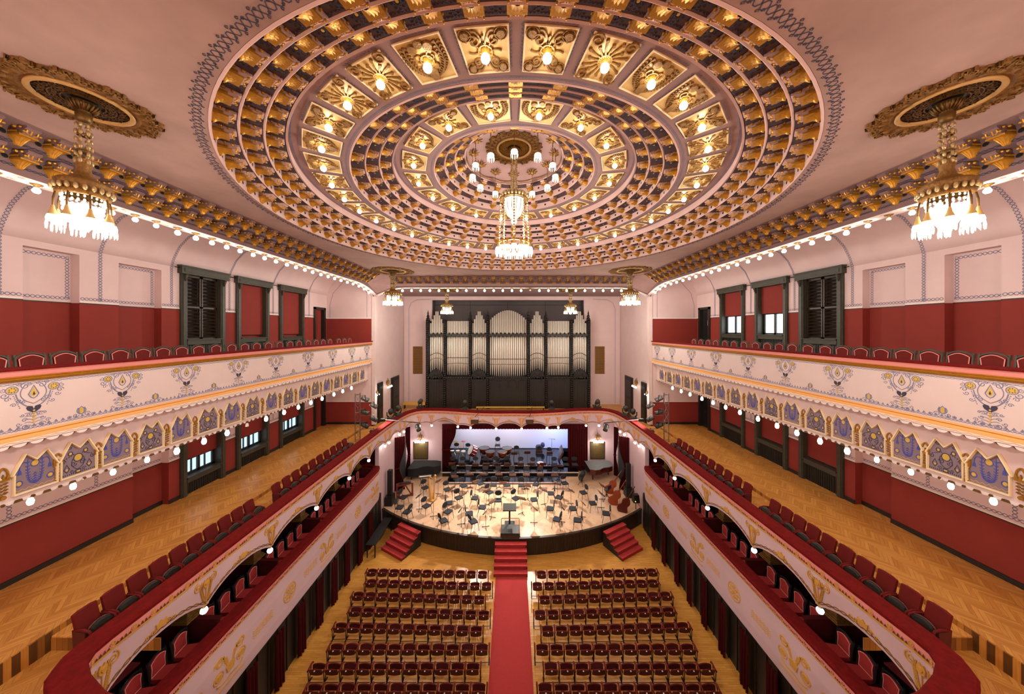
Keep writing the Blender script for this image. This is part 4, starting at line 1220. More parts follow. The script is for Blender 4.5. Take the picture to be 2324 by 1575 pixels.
tips += [PP.near(*p) for p in ((.75, 23.4), (2.75, 23.55), (3.7, 23.7), (6.0, 24.2), (7.0, 24.2), (8.2, 22.7), (8.3, 22.1), (8.42, 20.6), (8.45, 19.9))] + [PP.near(8.47, y) for y in reversed(sideY)]
tips += [PP.near(x, 5.0) for x in (5.6, 3.4, 1.1, -1.1, -3.4, -5.6)]
tips = sorted(set(round(t, 3) for t in tips))
def zb(u):
    u %= PP.L
    n = len(tips)
    for i in range(n):
        a = tips[i]; b = tips[(i + 1) % n] + (PP.L if i == n - 1 else 0)
        uu = u if u >= tips[0] else u + PP.L
        if a <= uu < b:
            w_ = b - a; t = (uu - a) / w_
            A = .36 if w_ > 1.7 else (.24 if w_ > 1.15 else .10)
            return 5.36 + A * (1 - abs(2 * t - 1) ** 2.3)
    return 5.36
m = MB(); vs = []; fs = []; K = int(PP.L / .12)
for i in range(K):
    u = PP.L * i / K; p, q = PP.at(u); b = zb(u)
    vs += [(p.x, p.y, 6.28), (p.x, p.y, b), (p.x - q.x * .1, p.y - q.y * .1, b), (p.x - q.x * .1, p.y - q.y * .1, 6.28)]
for i in range(K):
    j = (i + 1) % K
    fs += [(i * 4 + k, i * 4 + k + 1, j * 4 + k + 1, j * 4 + k) for k in range(3)]
m.add(vs, fs).build('white_panel', M['lilac'], par)
m, g = MB(), MB(); f = PP.fr(.03)
K = int(PP.L / .36)
for i in range(K):
    u = PP.L * i / K
    g.ribbon(ring2(u, 6.375, .042, 10), .02, f, .006, True); g.disc(u, 6.375, .026, f, .008, 8)
    for j in range(4):
        v = u + .075 + .07 * j
        m.plate([(v - .026, 6.30), (v + .026, 6.30), (v, 6.30 + (.075 if j in (1, 2) else .055))], f, .004)
merged('rose_band', [(PP.sweep([(-.2, 6.28), (.01, 6.28), (.03, 6.47), (-.2, 6.47)]), M['rose']), (m, M['brassdark']), (g, M['goldpaint'])], par)
# scroll border that follows the scalloped edge
m = MB(); f = PP.fr(.0); n = int(PP.L / .045)
for ph in (0, pi):
    m.ribbon([(PP.L * i / n, zb(PP.L * i / n) + .10 + .03 * math.sin(2 * pi * PP.L * i / n / .36 + ph)) for i in range(n + 1)], .022, f, .014)
m.build('gilt_scroll_border', M['oldgold'], par)
# gilded tulip with two volutes at every tip; small crest in the middle of every long scallop
for i, t in enumerate(tips):
    p, q = PP.at(t)
    if p.y < 5.4 and abs(p.x) < 7: continue
    near = p.y < 18.5 and abs(p.x) > 8
    a, b_ = tips[i - 1] if i else tips[-1] - PP.L, tips[(i + 1) % len(tips)] + (PP.L if i == len(tips) - 1 else 0)
    k = .78 if min(t - a, b_ - t) > 1.0 else .62
    m = MB()
    U = lambda pts: [(t + u * k, zb(t) + .08 + v) for u, v in pts]
    def R(pts, wd, h=.018, cl=False): m.ribbon(U(pts), wd * k, f, h, cl)
    for s_ in (-1, 1):
        R(spiral(s_ * .26, .60, .13, pi / 2, 1.6, -s_, 22), .035)
        R(bez((0, .02), (s_ * .10, .30), (s_ * .15, .56)), .03)
        R(bez((s_ * .13, .66), (s_ * .20, .36), (s_ * .05, .10)), .03)
        for j in range(9):
            y_ = .14 + .048 * j; x_ = .04 + .011 * j
            R([(s_ * x_, y_), (s_ * (x_ + .05), y_ + .04)], .022)
            R([(s_ * (x_ + .05), y_ - .02), (s_ * (x_ + .10), y_ + .05)], .018)
    R([(0, -.02), (0, .5)], .03)
    m.plate(U([(0, .44), (.09, .50), (.10, .60), (.05, .68), (0, .64), (-.05, .68), (-.10, .60), (-.09, .50)]), f, .035)
    m.disc(t, zb(t) + .08 + .57, .055, f, .055, 10)
    for j in range(5): m.disc(t + (j - 2) * .028, zb(t) + .05, .016, f, .02, 6)
    m.build('tulip_ornament', M['goldpaint'] if near else M['orange'], par)
for i, t in enumerate(tips):
    b_ = tips[(i + 1) % len(tips)] + (PP.L if i == len(tips) - 1 else 0)
    if b_ - t < 1.3: continue
    c = (t + b_) / 2; p, q = PP.at(c)
    if p.y < 5.4: continue
    m = MB(); v0 = zb(c) + .13
    m.plate([(c - .09, v0), (c + .09, v0), (c + .11, v0 + .14), (c + .05, v0 + .11), (c, v0 + .17), (c - .05, v0 + .11), (c - .11, v0 + .14)], f, .03)
    for s_ in (-1, 1):
        m.ribbon(spiral(c + s_ * .15, v0 + .02, .06, 0, 1.3, s_, 12), .02, f, .02); m.ribbon(spiral(c + s_ * .27, v0, .045, 0, 1.3, -s_, 12), .018, f, .02)
    m.build('crest_ornament', M['goldpaint'], par)
# small globes hanging at the tips, inside the edge
gb = MB().lathe([(.001, .02), (.05, .02), (.045, -.03), (.001, -.03)], 8).mesh('bulb_base', M['oldgold'])
gg = MB().ball((0, 0, -.10), .085, 9, 6, 1.05)
gc, gw = gg.mesh('globe', M['bulbcool'], True), gg.mesh('globe', M['bulb'], True)
cl = {-1: 0, 1: 0}; fc = 0
for t in tips:
    p, q = PP.at(t)
    if p.y < 5.6 and abs(p.x) < 7.5: continue
    sx = -1 if p.x < 0 else 1
    box = p.y < 18.5
    if box:
        j = sideY.index(min(sideY, key=lambda y: abs(y - p.y)))
        lb = 'cool white globe over the %s boxes, %s counting from the near corner' % (SIDE[sx], nth(j)); gr = 'globes over the %s boxes' % SIDE[sx]
    else:
        lb = 'warm globe under the parapet around the stage, %s from the left end' % nth(fc); gr = 'globes around the stage'; fc += 1
    o = thing('hanging_globe', lb, 'light bulb', (p.x - q.x * .05, p.y - q.y * .05, 5.35), 0, gr)
    link('bulb_base', gb, o); link('globe', gc if box else gw, o)

# ================================================================ boxes on both sides under the parapet
for sx in (-1, 1):
    nm = SIDE[sx]
    pts = [(sx * 8.58, 2.0)] + [(sx * 8.58, y) for y in (6, 10, 14, 17, 18.6)]
    for i in range(1, 9):
        a = pi / 2 * i / 8
        pts.append((sx * (9.5 - .92 * math.cos(a)), 18.9 + 1.15 * math.sin(a)))
    pts.append((sx * 10.2, 20.05))
    BP = Path(pts, False, lambda p, sx=sx: Vector((-sx, .0)) if p.y < 19 else Vector((-sx * max(0.0, 20.0 - p.y), 1)))
    o = thing('box_balustrade', 'white front of the %s boxes with crimson rail and gilded reliefs' % nm, 'balcony')
    BP.sweep([(-.36, 3.95), (.03, 3.95), (.07, 3.98), (.07, 4.04), (.03, 4.09), (-.34, 4.10), (-.38, 4.05)]).build('velvet_rail', M['velvet'], o)
    BP.sweep([(-.15, 2.06), (-.02, 2.06), (.02, 2.12), (.05, 2.5), (.05, 3.3), (.02, 3.78), (-.15, 3.78)]).build('white_panel', M['lilac'], o)
    BP.sweep([(-.1, 3.755), (.04, 3.755), (.04, 3.785), (-.1, 3.785)]).build('gilt_bead', M['goldpaint'], o)
    m = MB(); f = BP.fr(.035); u = .2
    while u < BP.L - .2:
        m.ribbon(ring2(u, 3.865, .03, 8), .014, f, .005, True)
        for j in range(3): m.plate([(u + .06 + .05 * j, 3.80), (u + .10 + .05 * j, 3.80), (u + .08 + .05 * j, 3.85)], f, .004)
        u += .25
    merged('rose_band', [(BP.sweep([(-.15, 3.78), (.02, 3.78), (.05, 3.95), (-.15, 3.95)]), M['rose']), (m, M['brassdark'])], o)
    f = BP.fr(.048)
    for y, kind in ((4.2, 'f'), (6.6, 'm'), (9.0, 'f'), (11.4, 'm'), (13.8, 'f'), (16.5, 'm'), (18.6, 'f')):
        c = BP.near(sx * 8.58, y); m = MB(); v0 = 2.95
        if kind == 'm':
            m.ribbon(ring2(c, v0, .30, 26), .05, f, .015, True)
            for k in range(8):
                a = k * pi / 4
                m.disc(c + .19 * math.cos(a), v0 + .19 * math.sin(a), .06, f, .02, 8); m.ribbon([(c, v0), (c + .13 * math.cos(a + .4), v0 + .13 * math.sin(a + .4))], .03, f, .015)
            m.disc(c, v0, .07, f, .025, 10)
            m.build('medallion', M['goldpaint'], o)
        else:
            for s_ in (-1, 1):
                m.ribbon(spiral(c + s_ * .34, v0 + .32, .15, pi, 1.4, s_, 18), .06, f, .018); m.ribbon(bez((c + s_ * .22, v0 + .38), (c + s_ * .1, v0 + .1), (c, v0 - .2)), .08, f, .018)
                m.disc(c + s_ * .36, v0 - .08, .11, f, .02, 9); m.ribbon(ring2(c + s_ * .36, v0 - .08, .15, 10), .035, f, .015, True)
                m.ribbon(bez((c, v0 - .34), (c + s_ * .3, v0 - .42), (c + s_ * .42, v0 - .3)), .05, f, .015)
                m.plate([(c + s_ * .06, v0 + .1), (c + s_ * .2, v0 + .18), (c + s_ * .12, v0 + .3)], f, .02)
            m.plate([(c - .1, v0 - .2), (c + .1, v0 - .2), (c + .14, v0 - .02), (c, v0 + .06), (c - .14, v0 - .02)], f, .03)
            m.ribbon([(c - .45, v0 - .52), (c + .45, v0 - .52)], .05, f, .015)
            m.build('floral_relief', M['goldpaint'], o)
        if y < 18:
            m = MB()
            for r in range(4):
                m.ribbon([(c + .78 + .075 * i, v0 + .10 - .07 * r + .025 * (-1) ** i) for i in range(12)], .028, f, .012)
            m.build('zigzag_relief', M['goldpaint'], o)
    # floor slab, dark back wall, partitions with gilded pillars
    X = lambda a, b: (min(sx * a, sx * b), max(sx * a, sx * b))
    b = thing('box_room', 'dark red interior of the %s boxes with carpeted floor' % nm, 'theatre box')
    struct(b, 'dark red interior of the %s boxes with carpeted floor' % nm, 'theatre box')
    MB().box(*X(8.72, 12.2), 2, 19.0, 2.1, 3.2).box(*X(9.4, 12.2), 19.0, 19.9, 2.1, 3.2).build('box_floor', M['drape'], b)
    MB().box(*X(12.0, 12.2), 2, 7.3, 3.2, 4.84).box(*X(12.0, 12.2), 7.3, 20.0, 3.2, 5.22).box(*X(8.9, 12.2), 20.0, 20.1, 3.2, 5.3).build('box_back_wall', M['drape'], b)
    for y in (4.1, 6.6, 9.15, 11.46, 13.95, 16.6, 19.0):
        MB().box(*X(9.0, 12.0), y - .05, y + .05, 3.2, 4.15).box(*X(8.95, 12.0), y - .07, y + .07, 4.15, 4.2).build('partition', M['drape'], b)
        m = MB().box(*X(9.78, 10.12), y - .17, y + .17, 4.2, 5.2 if y > 7.3 else 4.84)
        for k in range(3): m.box(*X(9.74 - .03 * k, 10.16 + .03 * k), y - .21 - .03 * k, y + .21 + .03 * k, 4.20 + .0 + .05 * (2 - k), 4.24 + .05 * (2 - k))
        pl = m.build('gilded_pillar', M['oldgold'], b)
    struct(MB().box(*X(9.1, 12.2), 7.3, 20.0, 5.2, 5.24).box(*X(9.1, 12.2), 2, 7.3, 4.84, 4.88).build('ceiling_box_' + nm, M['drape']), 'dark ceiling of the %s boxes' % nm, 'ceiling')

# ================================================================ seats
def arch_chair(name, label, cat, frame, pad, trim, wid, zs, zb_, arms=False):
    # upholstered chair, faces +x; origin on the floor under the seat middle
    o = thing(name, label, cat)
    h = wid / 2
    m = MB(); N = 10
    arcp = lambda k, w_, zt, rise: [(-.24, -w_ + 2 * w_ * i / N, zt + rise * math.sin(pi * i / N) ** .8) for i in range(N + 1)]
    top = arcp(0, h, zb_ - .10, .10)
    m.tube([(-.20, -h, zs)] + top + [(-.20, h, zs)], .026, 6)
    m.tube([(-.255, -h, zb_ - .16), (-.26, -h - .005, zb_ - .03)], .03, 6); m.tube([(-.255, h, zb_ - .16), (-.26, h + .005, zb_ - .03)], .03, 6)
    m.build('back_frame', frame, o)
    w_ = h - .035
    poly = [(-w_, zs + .06), (w_, zs + .06), (w_ * .9, (zs + zb_) / 2), (w_, zb_ - .14)] + [(w_ - 2 * w_ * i / N, zb_ - .135 + .085 * math.sin(pi * i / N)) for i in range(1, N)] + [(-w_, zb_ - .14), (-w_ * .9, (zs + zb_) / 2)]
    bk = MB().prism([(-.25, y, z) for y, z in poly], [(-.20, y * .96, z) for y, z in poly]).build('backrest', pad, o)
    MB().tube([(-.198, y * .98, z) for y, z in poly], .010, 5, True).build('piping', trim, bk)
    s_ = MB(); ps = [(-.22, -h + .03), (.24, -h), (.27, 0), (.24, h), (-.22, h - .03)]
    s_.prism([(x, y, zs - .07) for x, y in ps], [(x * .96, y * .95, zs + .03) for x, y in ps]).build('seat', pad, o)
    for x, y in ((-.2, -h + .04), (-.2, h - .04), (.22, -h + .04), (.22, h - .04)):
        MB().rod((x, y, 0), (x, y, zs - .06), .02, 6).build('leg', frame, o)
    return o
# upper balcony chairs: black frame, maroon pad, coral piping
c0 = None
GY = [22.0, 21.3, 20.6, 19.6, 18.9, 18.2, 17.5, 16.76, 16.08, 15.37, 14.64, 13.97, 13.34, 12.72, 12.05, 11.38, 10.8, 10.22, 9.66, 9.1, 8.54, 7.98, 7.42, 6.86, 6.3]
for sx in (-1, 1):
    for i, y in enumerate(GY):
        if sx > 0 and i < 3: continue
        lb = 'maroon chair behind the %s upper balcony rail, %s counting from the stage' % (SIDE[sx], nth(i if sx < 0 else i - 3))
        if c0 is None: c0 = arch_chair('gallery_chair', lb, 'chair', M['olive'], M['leather'], M['rose'], .46, .52, 1.18); c0['group'] = 'chairs on the upper balconies'; dup_ = c0; c0.location = (sx * 11.75, y, ZF2); c0.rotation_euler = (0, 0, 0); continue
        dup(c0, (sx * 11.75, y, ZF2), 0 if sx < 0 else pi, lb)
# box chairs: black frame, red pad
b0 = None
BXY = [c + d for c in (17.8, 15.28, 12.7, 10.3, 7.87, 5.35) for d in (.81, .27, -.27, -.81)]
for sx in (-1, 1):
    for i, y in enumerate(BXY):
        lb = 'black chair with red padded back in the %s boxes, %s counting from the stage' % (SIDE[sx], nth(i))
        if b0 is None:
            b0 = arch_chair('box_chair', lb, 'chair', M['black'], M['carpet'], M['rose'], .44, .46, 1.02); b0['group'] = 'chairs in the boxes'
            b0.location = (sx * 9.42, y, 3.2); b0.rotation_euler = (0, 0, .12); continue
        dup(b0, (sx * 9.42, y, 3.2), .12 if sx < 0 else pi - .12, lb)
# lower balcony tip-up seats: red back, black folded seat
def tipup(label):
    o = thing('tip_up_seat', label, 'theatre seat')    # faces +x
    w_ = .195
    sec = [(-.02, .40), (-.09, .40), (-.22, .96), (-.16, .98)]
    m = MB(); m.prism([(x, -w_, z) for x, z in sec], [(x, w_, z) for x, z in sec])
    m.tube([(-.19, -w_, .96), (-.195, -.1, .985), (-.195, .1, .985), (-.19, w_, .96)], .03, 6)
    m.build('backrest', M['leather'], o)
    N = 10
    prof = [(.02, -w_, .42), (.02, w_, .42)] + [(.16, w_ * math.cos(pi * i / N), .60 + .14 * math.sin(pi * i / N)) for i in range(N + 1)]
    m = MB(); m.prism([(x, y, z) for x, y, z in prof], [(x + .09, y, z - .015) for x, y, z in prof])
    s_ = m.build('folded_seat', M['black'], o)
    MB().tube([(.165, w_ * math.cos(pi * i / N), .605 + .14 * math.sin(pi * i / N)) for i in range(N + 1)], .012, 5).build('seat_edge', M['wood'], s_)
    for y in (-w_ - .02, w_ + .02):
        MB().tube([(-.14, y, .66), (.10, y, .68), (.24, y, .64), (.27, y, .58)], [.02, .024, .026, .022], 7).build('armrest', M['leather'], o, True)
        MB().prism([(-.1, y - .015, 0), (.12, y - .015, 0), (.16, y - .015, .62), (-.14, y - .015, .66)], [(-.1, y + .015, 0), (.12, y + .015, 0), (.16, y + .015, .62), (-.14, y + .015, .66)]).build('side_support', M['leatherdark'], o)
    return o
TY = [7.0 + .483 * i for i in range(10)] + [12.65 + .575 * i for i in range(10)]
t0 = None
for sx in (-1, 1):
    for i, y in enumerate(TY):
        lb = 'red tip-up seat behind the %s parapet, %s counting from the near corner' % (SIDE[sx], nth(i))
        if t0 is None:
            t0 = tipup(lb); t0['group'] = 'tip-up seats on the lower balconies'; t0.location = (sx * 9.85, y, ZS1); continue
        dup(t0, (sx * 9.85, y, ZS1), 0 if sx < 0 else pi, lb)

# ================================================================ wall stencils, windows and doors
COVE = [(XW, 13.91), (XW, 15.72), (14.4, 16.05), (14.15, 16.56), (13.76, 16.98), (13.27, 17.2), (12.5, 17.38)]
def along(pts):
    s_ = [0.0]
    for a, b in zip(pts, pts[1:]): s_.append(s_[-1] + math.hypot(b[0] - a[0], b[1] - a[1]))
    def f(u):
        for i in range(len(pts) - 1):
            if u <= s_[i + 1] or i == len(pts) - 2:
                t = (u - s_[i]) / (s_[i + 1] - s_[i]); a, b = pts[i], pts[i + 1]
                L = s_[i + 1] - s_[i]
                return a[0] + (b[0] - a[0]) * t, a[1] + (b[1] - a[1]) * t, -(b[1] - a[1]) / L, (b[0] - a[0]) / L
    return f, s_[-1]
fc_, LC = along(COVE)
for sx in (-1, 1):
    m = MB()
    W_ = bpy.data.objects['wall_' + SIDE[sx]]
    for y in (6.4, 8.42, 10.5, 12.7, 15.3, 18.1, 21.3):
        def fr(u, v, h, y=y):
            x, z, nx, nz = fc_(max(0, min(LC, u)))
            return Vector((sx * (x + nx * (h + .012)), y + v, z + nz * (h + .012)))
        lace(m, .1, LC, 0, .045, .20, .018, fr, .004)
    spans = [(YR, 8.84, XW), (8.84, 10.0, XB), (10.0, 11.0, XW), (11.0, 12.34, XB), (12.34, 13.0, XW), (15.0, 15.65, XW), (17.7, 18.55, XW), (20.7, 21.8, XW)]
    for a, b, xw in spans:
        fr = lambda u, v, h, xw=xw: Vector((sx * (xw - .003 - h), u, v))
        lace(m, a + .02, b - .02, 14.06, .045, .20, .018, fr, .004)
        if xw == XB:
            lace(m, a + .04, b - .04, 15.40, .045, .20, .018, fr, .004)
            for yy in (a + .08, b - .08):
                fv = lambda u, v, h, yy=yy, xw=xw: Vector((sx * (xw - .003 - h), yy + v, u))
                lace(m, 14.06, 15.40, 0, .045, .20, .018, fv, .004)
    for a, b, xw in [(YR, 11.4, XW), (11.4, 12.6, XB), (12.6, 13.0, XW), (15.0, 15.65, XW), (17.7, 18.55, XW), (20.7, 21.8, XW)]:
        fr = lambda u, v, h, xw=xw: Vector((sx * (xw - .003 - h), u, v))
        lace(m, a + .02, b - .02, 7.56, .045, .20, .018, fr, .004)
    for y in (6.6, 8.6, 10.4, 12.8, 15.3, 18.1):
        fv = lambda u, v, h, y=y: Vector((sx * (XW - .003 - h), y + v, u))
        lace(m, 7.6, 9.4, 0, .045, .20, .018, fv, .004)
    m.build('lace_stencil_print', M['blue'], W_)
    # thin painted lines in the stage room and the end walls
    m = MB()
    fe = lambda u, v, h: Vector((sx * u, YE - .003 - h, v))
    m.ribbon([(11.35, 13.98)] + [(11.35, 15.2)] + [(11.9 - .55 * math.cos(a), 15.9 + .9 * math.sin(a)) for a in [pi / 2 * i / 6 for i in range(7)]] + [(13.2, 16.8), (14.0, 15.9), (14.25, 15.0), (14.25, 13.98)], .03, fe, .004)
    fs_ = lambda u, v, h: Vector((sx * u, 30.197 - h, v))
    m.ribbon([(8.2, 16.15), (9.6, 16.1), (10.2, 15.8), (10.45, 15.2), (10.45, 5.6)], .03, fs_, .004); m.ribbon([(8.2, 16.08), (9.6, 16.03), (10.15, 15.75), (10.38, 15.2), (10.38, 5.6)], .012, fs_, .004)
    fw_ = lambda u, v, h: Vector((sx * (10.897 - h), u, v))
    m.ribbon([(24.0, 5.6), (24.0, 16.2), (29.9, 16.2), (29.9, 5.6)], .02, fw_, .004)
    m.build('wall_line_print', M['blue'], bpy.data.objects['wall_end_' + SIDE[sx]])

WN = [0]
def window(sx, y0, y1, zb0, zhead, zblind, zsill, kind, label, lit=0, header=True):
    WN[0] += 1
    o = struct(thing('window_%d' % WN[0], label, 'window'), label, 'window')
    X = lambda a, b: (min(sx * a, sx * b), max(sx * a, sx * b))
    f = MB()
    for ya, yb in ((y0 - .12, y0 + .12), (y1 - .12, y1 + .12)):
        f.box(*X(XW - .10, XB), ya, yb, zb0, zhead); f.box(*X(XW - .13, XW - .08), ya + .05, yb - .05, zb0, zhead)
    f.build('frame_post', M['olive'], o)
    if header:
        MB().box(*X(XW - .22, XB), y0 - .2, y1 + .2, zhead - .02, zhead + .30).box(*X(XW - .26, XB), y0 - .24, y1 + .24, zhead + .28, zhead + .34).box(*X(XW - .24, XW - .2), y0 - .1, y1 + .1, zhead + .06, zhead + .22).build('cornice_board', M['olive'], o)
        for y in (y0, y1):
            MB().tube([(sx * (XW - .12), y, zhead - .02), (sx * (XW - .22), y, zhead - .06), (sx * (XW - .17), y, zhead - .22), (sx * (XW - .12), y, zhead - .34)], [.045, .055, .04, .02], 6).build('scroll_bracket', M['olive'], o, True)
    MB().box(*X(XW - .10, XB), y0 + .1, y1 - .1, zsill - .25, zsill - .05).box(*X(XW - .16, XB), y0 + .1, y1 - .1, zsill - .05, zsill).build('sill', M['olive'], o)
    b = MB().box(*X(XW + .05, XB), y0 + .12, y1 - .12, zb0, zsill - .25)
    k = int((y1 - y0 - .3) / .1)
    for i in range(k): b.box(*X(XW + .03, XW + .05), y0 + .15 + i * .1, y0 + .19 + i * .1, zb0, zsill - .27)
    b.build('radiator_panel', M['darkwood'], o)
    if kind == 'shutter':
        c = (y0 + y1) / 2
        MB().box(*X(XB - .05, XB - .04), y0 + .1, y1 - .1, zsill, zhead).build('dark_opening', M['black'], o)
        for a, b_ in ((y0 + .14, c - .02), (c + .02, y1 - .14)):
            m = MB()
            m.box(*X(XW + .08, XW + .16), a, a + .06, zsill, zhead).box(*X(XW + .08, XW + .16), b_ - .06, b_, zsill, zhead)
            for z in (zsill + .03, (zsill + zhead) / 2, zhead - .06): m.box(*X(XW + .08, XW + .16), a, b_, z - .04, z + .04)
            n = int((zhead - zsill) / .16)
            for i in range(n):
                z = zsill + .1 + i * .16
                m.obox((sx * (XW + .12), (a + b_) / 2, z), (.16, b_ - a - .1, .015), Matrix.Rotation(sx * -.6, 3, 'Y'))
            m.build('louvre_shutter', M['darkwood2'], o)
    else:
        bl = MB().box(*X(XW + .14, XW + .155), y0 + .12, y1 - .12, zblind, zhead).build('red_blind', M['dado'], o)
        m = MB(); y = y0 + .14
        while y < y1 - .16:
            m.tube([(sx * (XW + .147), y, zblind), (sx * (XW + .147), y + .03, zblind - .035), (sx * (XW + .147), y + .06, zblind)], .008, 4); y += .07
        m.build('fringe', M['darkwood2'], bl)
        if lit:
            c = (y0 + y1) / 2
            g = MB().box(*X(XB - .02, XB - .01), y0 + .14, y1 - .14, zsill, zblind + .1)
            ga = MB().box(*X(XB - .10, XB - .03), y0 + .1, y0 + .26, zsill, zblind + .1).box(*X(XB - .10, XB - .03), y1 - .26, y1 - .1, zsill, zblind + .1)
            ga.box(*X(XB - .10, XB - .03), c - .06, c + .06, zsill, zblind + .1).box(*X(XB - .10, XB - .03), y0 + .1, y1 - .1, zsill, zsill + .10).box(*X(XB - .1, XB - .03), y0 + .1, y1 - .1, zblind - .06, zblind + .1)
            g.build('daylight_glass', M['pane'] if lit == 1 else M['paneblue'], o)
            if lit == 2:
                for yy in (y0 + (y1 - y0) * .33, y0 + (y1 - y0) * .67): ga.box(*X(XB - .09, XB - .03), yy - .02, yy + .02, zsill, zblind)
            ga.build('sash', M['darkwood'], o)
    return o
WY = [(13.12, 14.88), (15.75, 17.6), (18.65, 20.6)]
for sx in (-1, 1):
    s_ = SIDE[sx]
    for i, (a, b) in enumerate(WY):
        n = ['nearest', 'middle', 'farthest'][i]
        if i == 0: window(sx, a, b, ZF2, 15.5, 0, 12.6, 'shutter', 'dark framed window with louvred shutters on the upper %s wall' % s_)
        elif sx < 0: window(sx, a, b, ZF2, 15.5, 12.75, 12.6, 'blind', '%s upper left window with a fully lowered red blind' % n)
        else: window(sx, a, b, ZF2, 15.5, 13.95, 12.75, 'blind', '%s upper right window, daylit below its red blind' % n, 1)
        if sx < 0: window(sx, a, b, ZF1, 9.38, 7.17, 6.45, 'blind', '%s lower left window, bluish panes below its red blind' % n, 2, False)
        else: window(sx, a, b, ZF1, 9.38, 6.78, 6.72, 'blind', '%s lower right window closed by a red blind' % n, 0, False)
    # doors at the far end of each level
    for lev in (0, 1):
        z0, zt = ((ZF1, 8.9), (ZF2, 14.6))[lev]
        X = lambda a, b: (min(sx * a, sx * b), max(sx * a, sx * b))
        lb = '%s %s %s door at the stage end of the %s balcony' % ('oxblood double' if sx < 0 else 'black', s_, 'panel', ['lower', 'upper'][lev])
        o = struct(thing('door_%d' % (2 * lev + (sx + 1) // 2 + 1), lb, 'door'), lb, 'door')
        f = MB()
        for ya, yb in ((21.78, 21.98), (22.92, 23.12)): f.box(*X(XW - .08, XB), ya, yb, z0, zt + .1)
        f.box(*X(XW - .08, XB), 21.78, 23.12, zt - .05, zt + .12).build('door_frame', M['darkwood'], o)
        for ya, yb in ((21.98, 22.44), (22.46, 22.92)):
            l = MB().box(*X(XB - .12, XB - .06), ya, yb, z0, zt - .05).build('door_leaf', M['dado'] if sx < 0 else M['darkwood'], o)
            MB().box(*X(XB - .14, XB - .12), ya + .08, yb - .08, z0 + .2, z0 + 1.1).box(*X(XB - .14, XB - .12), ya + .08, yb - .08, z0 + 1.3, zt - .3).build('raised_panel', M['dado'] if sx < 0 else M['black'], l)
        if sx > 0 and lev: MB().box(*X(XB - .15, XB - .14), 22.05, 22.35, 13.35, 13.75).build('paper_notice', M['paper'], o)
# curtain rods between the upper window cornices
for sx in (-1, 1):
    o = MB().rod((sx * (XW - .1), 12.75, 15.72), (sx * (XW - .1), 20.9, 15.72), .018, 6).build('curtain_rod', M['iron'])
    tag(o, 'thin iron rod running along the %s upper window cornices' % SIDE[sx], 'rod')
# black sign on the lower right wall
o = MB().box(XW - .03, XW - .002, 11.6, 12.3, 8.55, 8.72).build('wall_sign', M['black']); o.location.x = .28
tag(o, 'small black sign fixed to the lower right wall recess', 'sign')
m = MB(); fr = lambda u, v, h: Vector((XW - .032 - h, u, v))
m.ribbon([(11.68 + .02 * i, 8.635 + .018 * (-1) ** i) for i in range(28)], .012, fr, .003)
m.build('gold_scroll_print', M['goldpaint'], o)
# stage room doors, sconces and grilles
def sconce(label, loc, rz, k, name='wall_sconce', arms=4, power=None):
    o = thing(name, label, 'wall lamp', loc, rz, 'gilded wall sconces'); o.scale = (k, k, k)      # wall behind at -x
    MB().lathe([(.001, .55), (.04, .5), (.02, .42), (.10, .30), (.14, .18), (.12, .05), (.06, -.05), (.02, -.15), (.001, -.2)], 12, (.10, 0, 0)).build('back_plate', M['oldgold'], o, True)
    m = MB()
    for s_ in (-1, 1):
        for q in range(3): m.tube([(.1, s_ * .03, .30 - .1 * q), (.12, s_ * (.16 + .05 * q), .38 - .1 * q), (.12, s_ * (.22 + .05 * q), .28 - .1 * q)], [.03, .025, .012], 5)
    m.build('leaf_ornament', M['oldgold'], o, True)
    for i in range(arms):
        y = -.36 + .72 * i / max(1, arms - 1)
        a = MB().tube([(.12, y * .2, .05), (.2, y * .6, -.02), (.28, y, -.04), (.28, y, -.12)], .016, 6).build('lamp_arm', M['oldgold'], o, True)
        MB().lathe([(.03, -.12), (.07, -.16), (.085, -.22), (.05, -.27), (.001, -.27)], 9, (.28, y, 0)).build('lit_shade', M['bulbdim'], a, True)
    return o
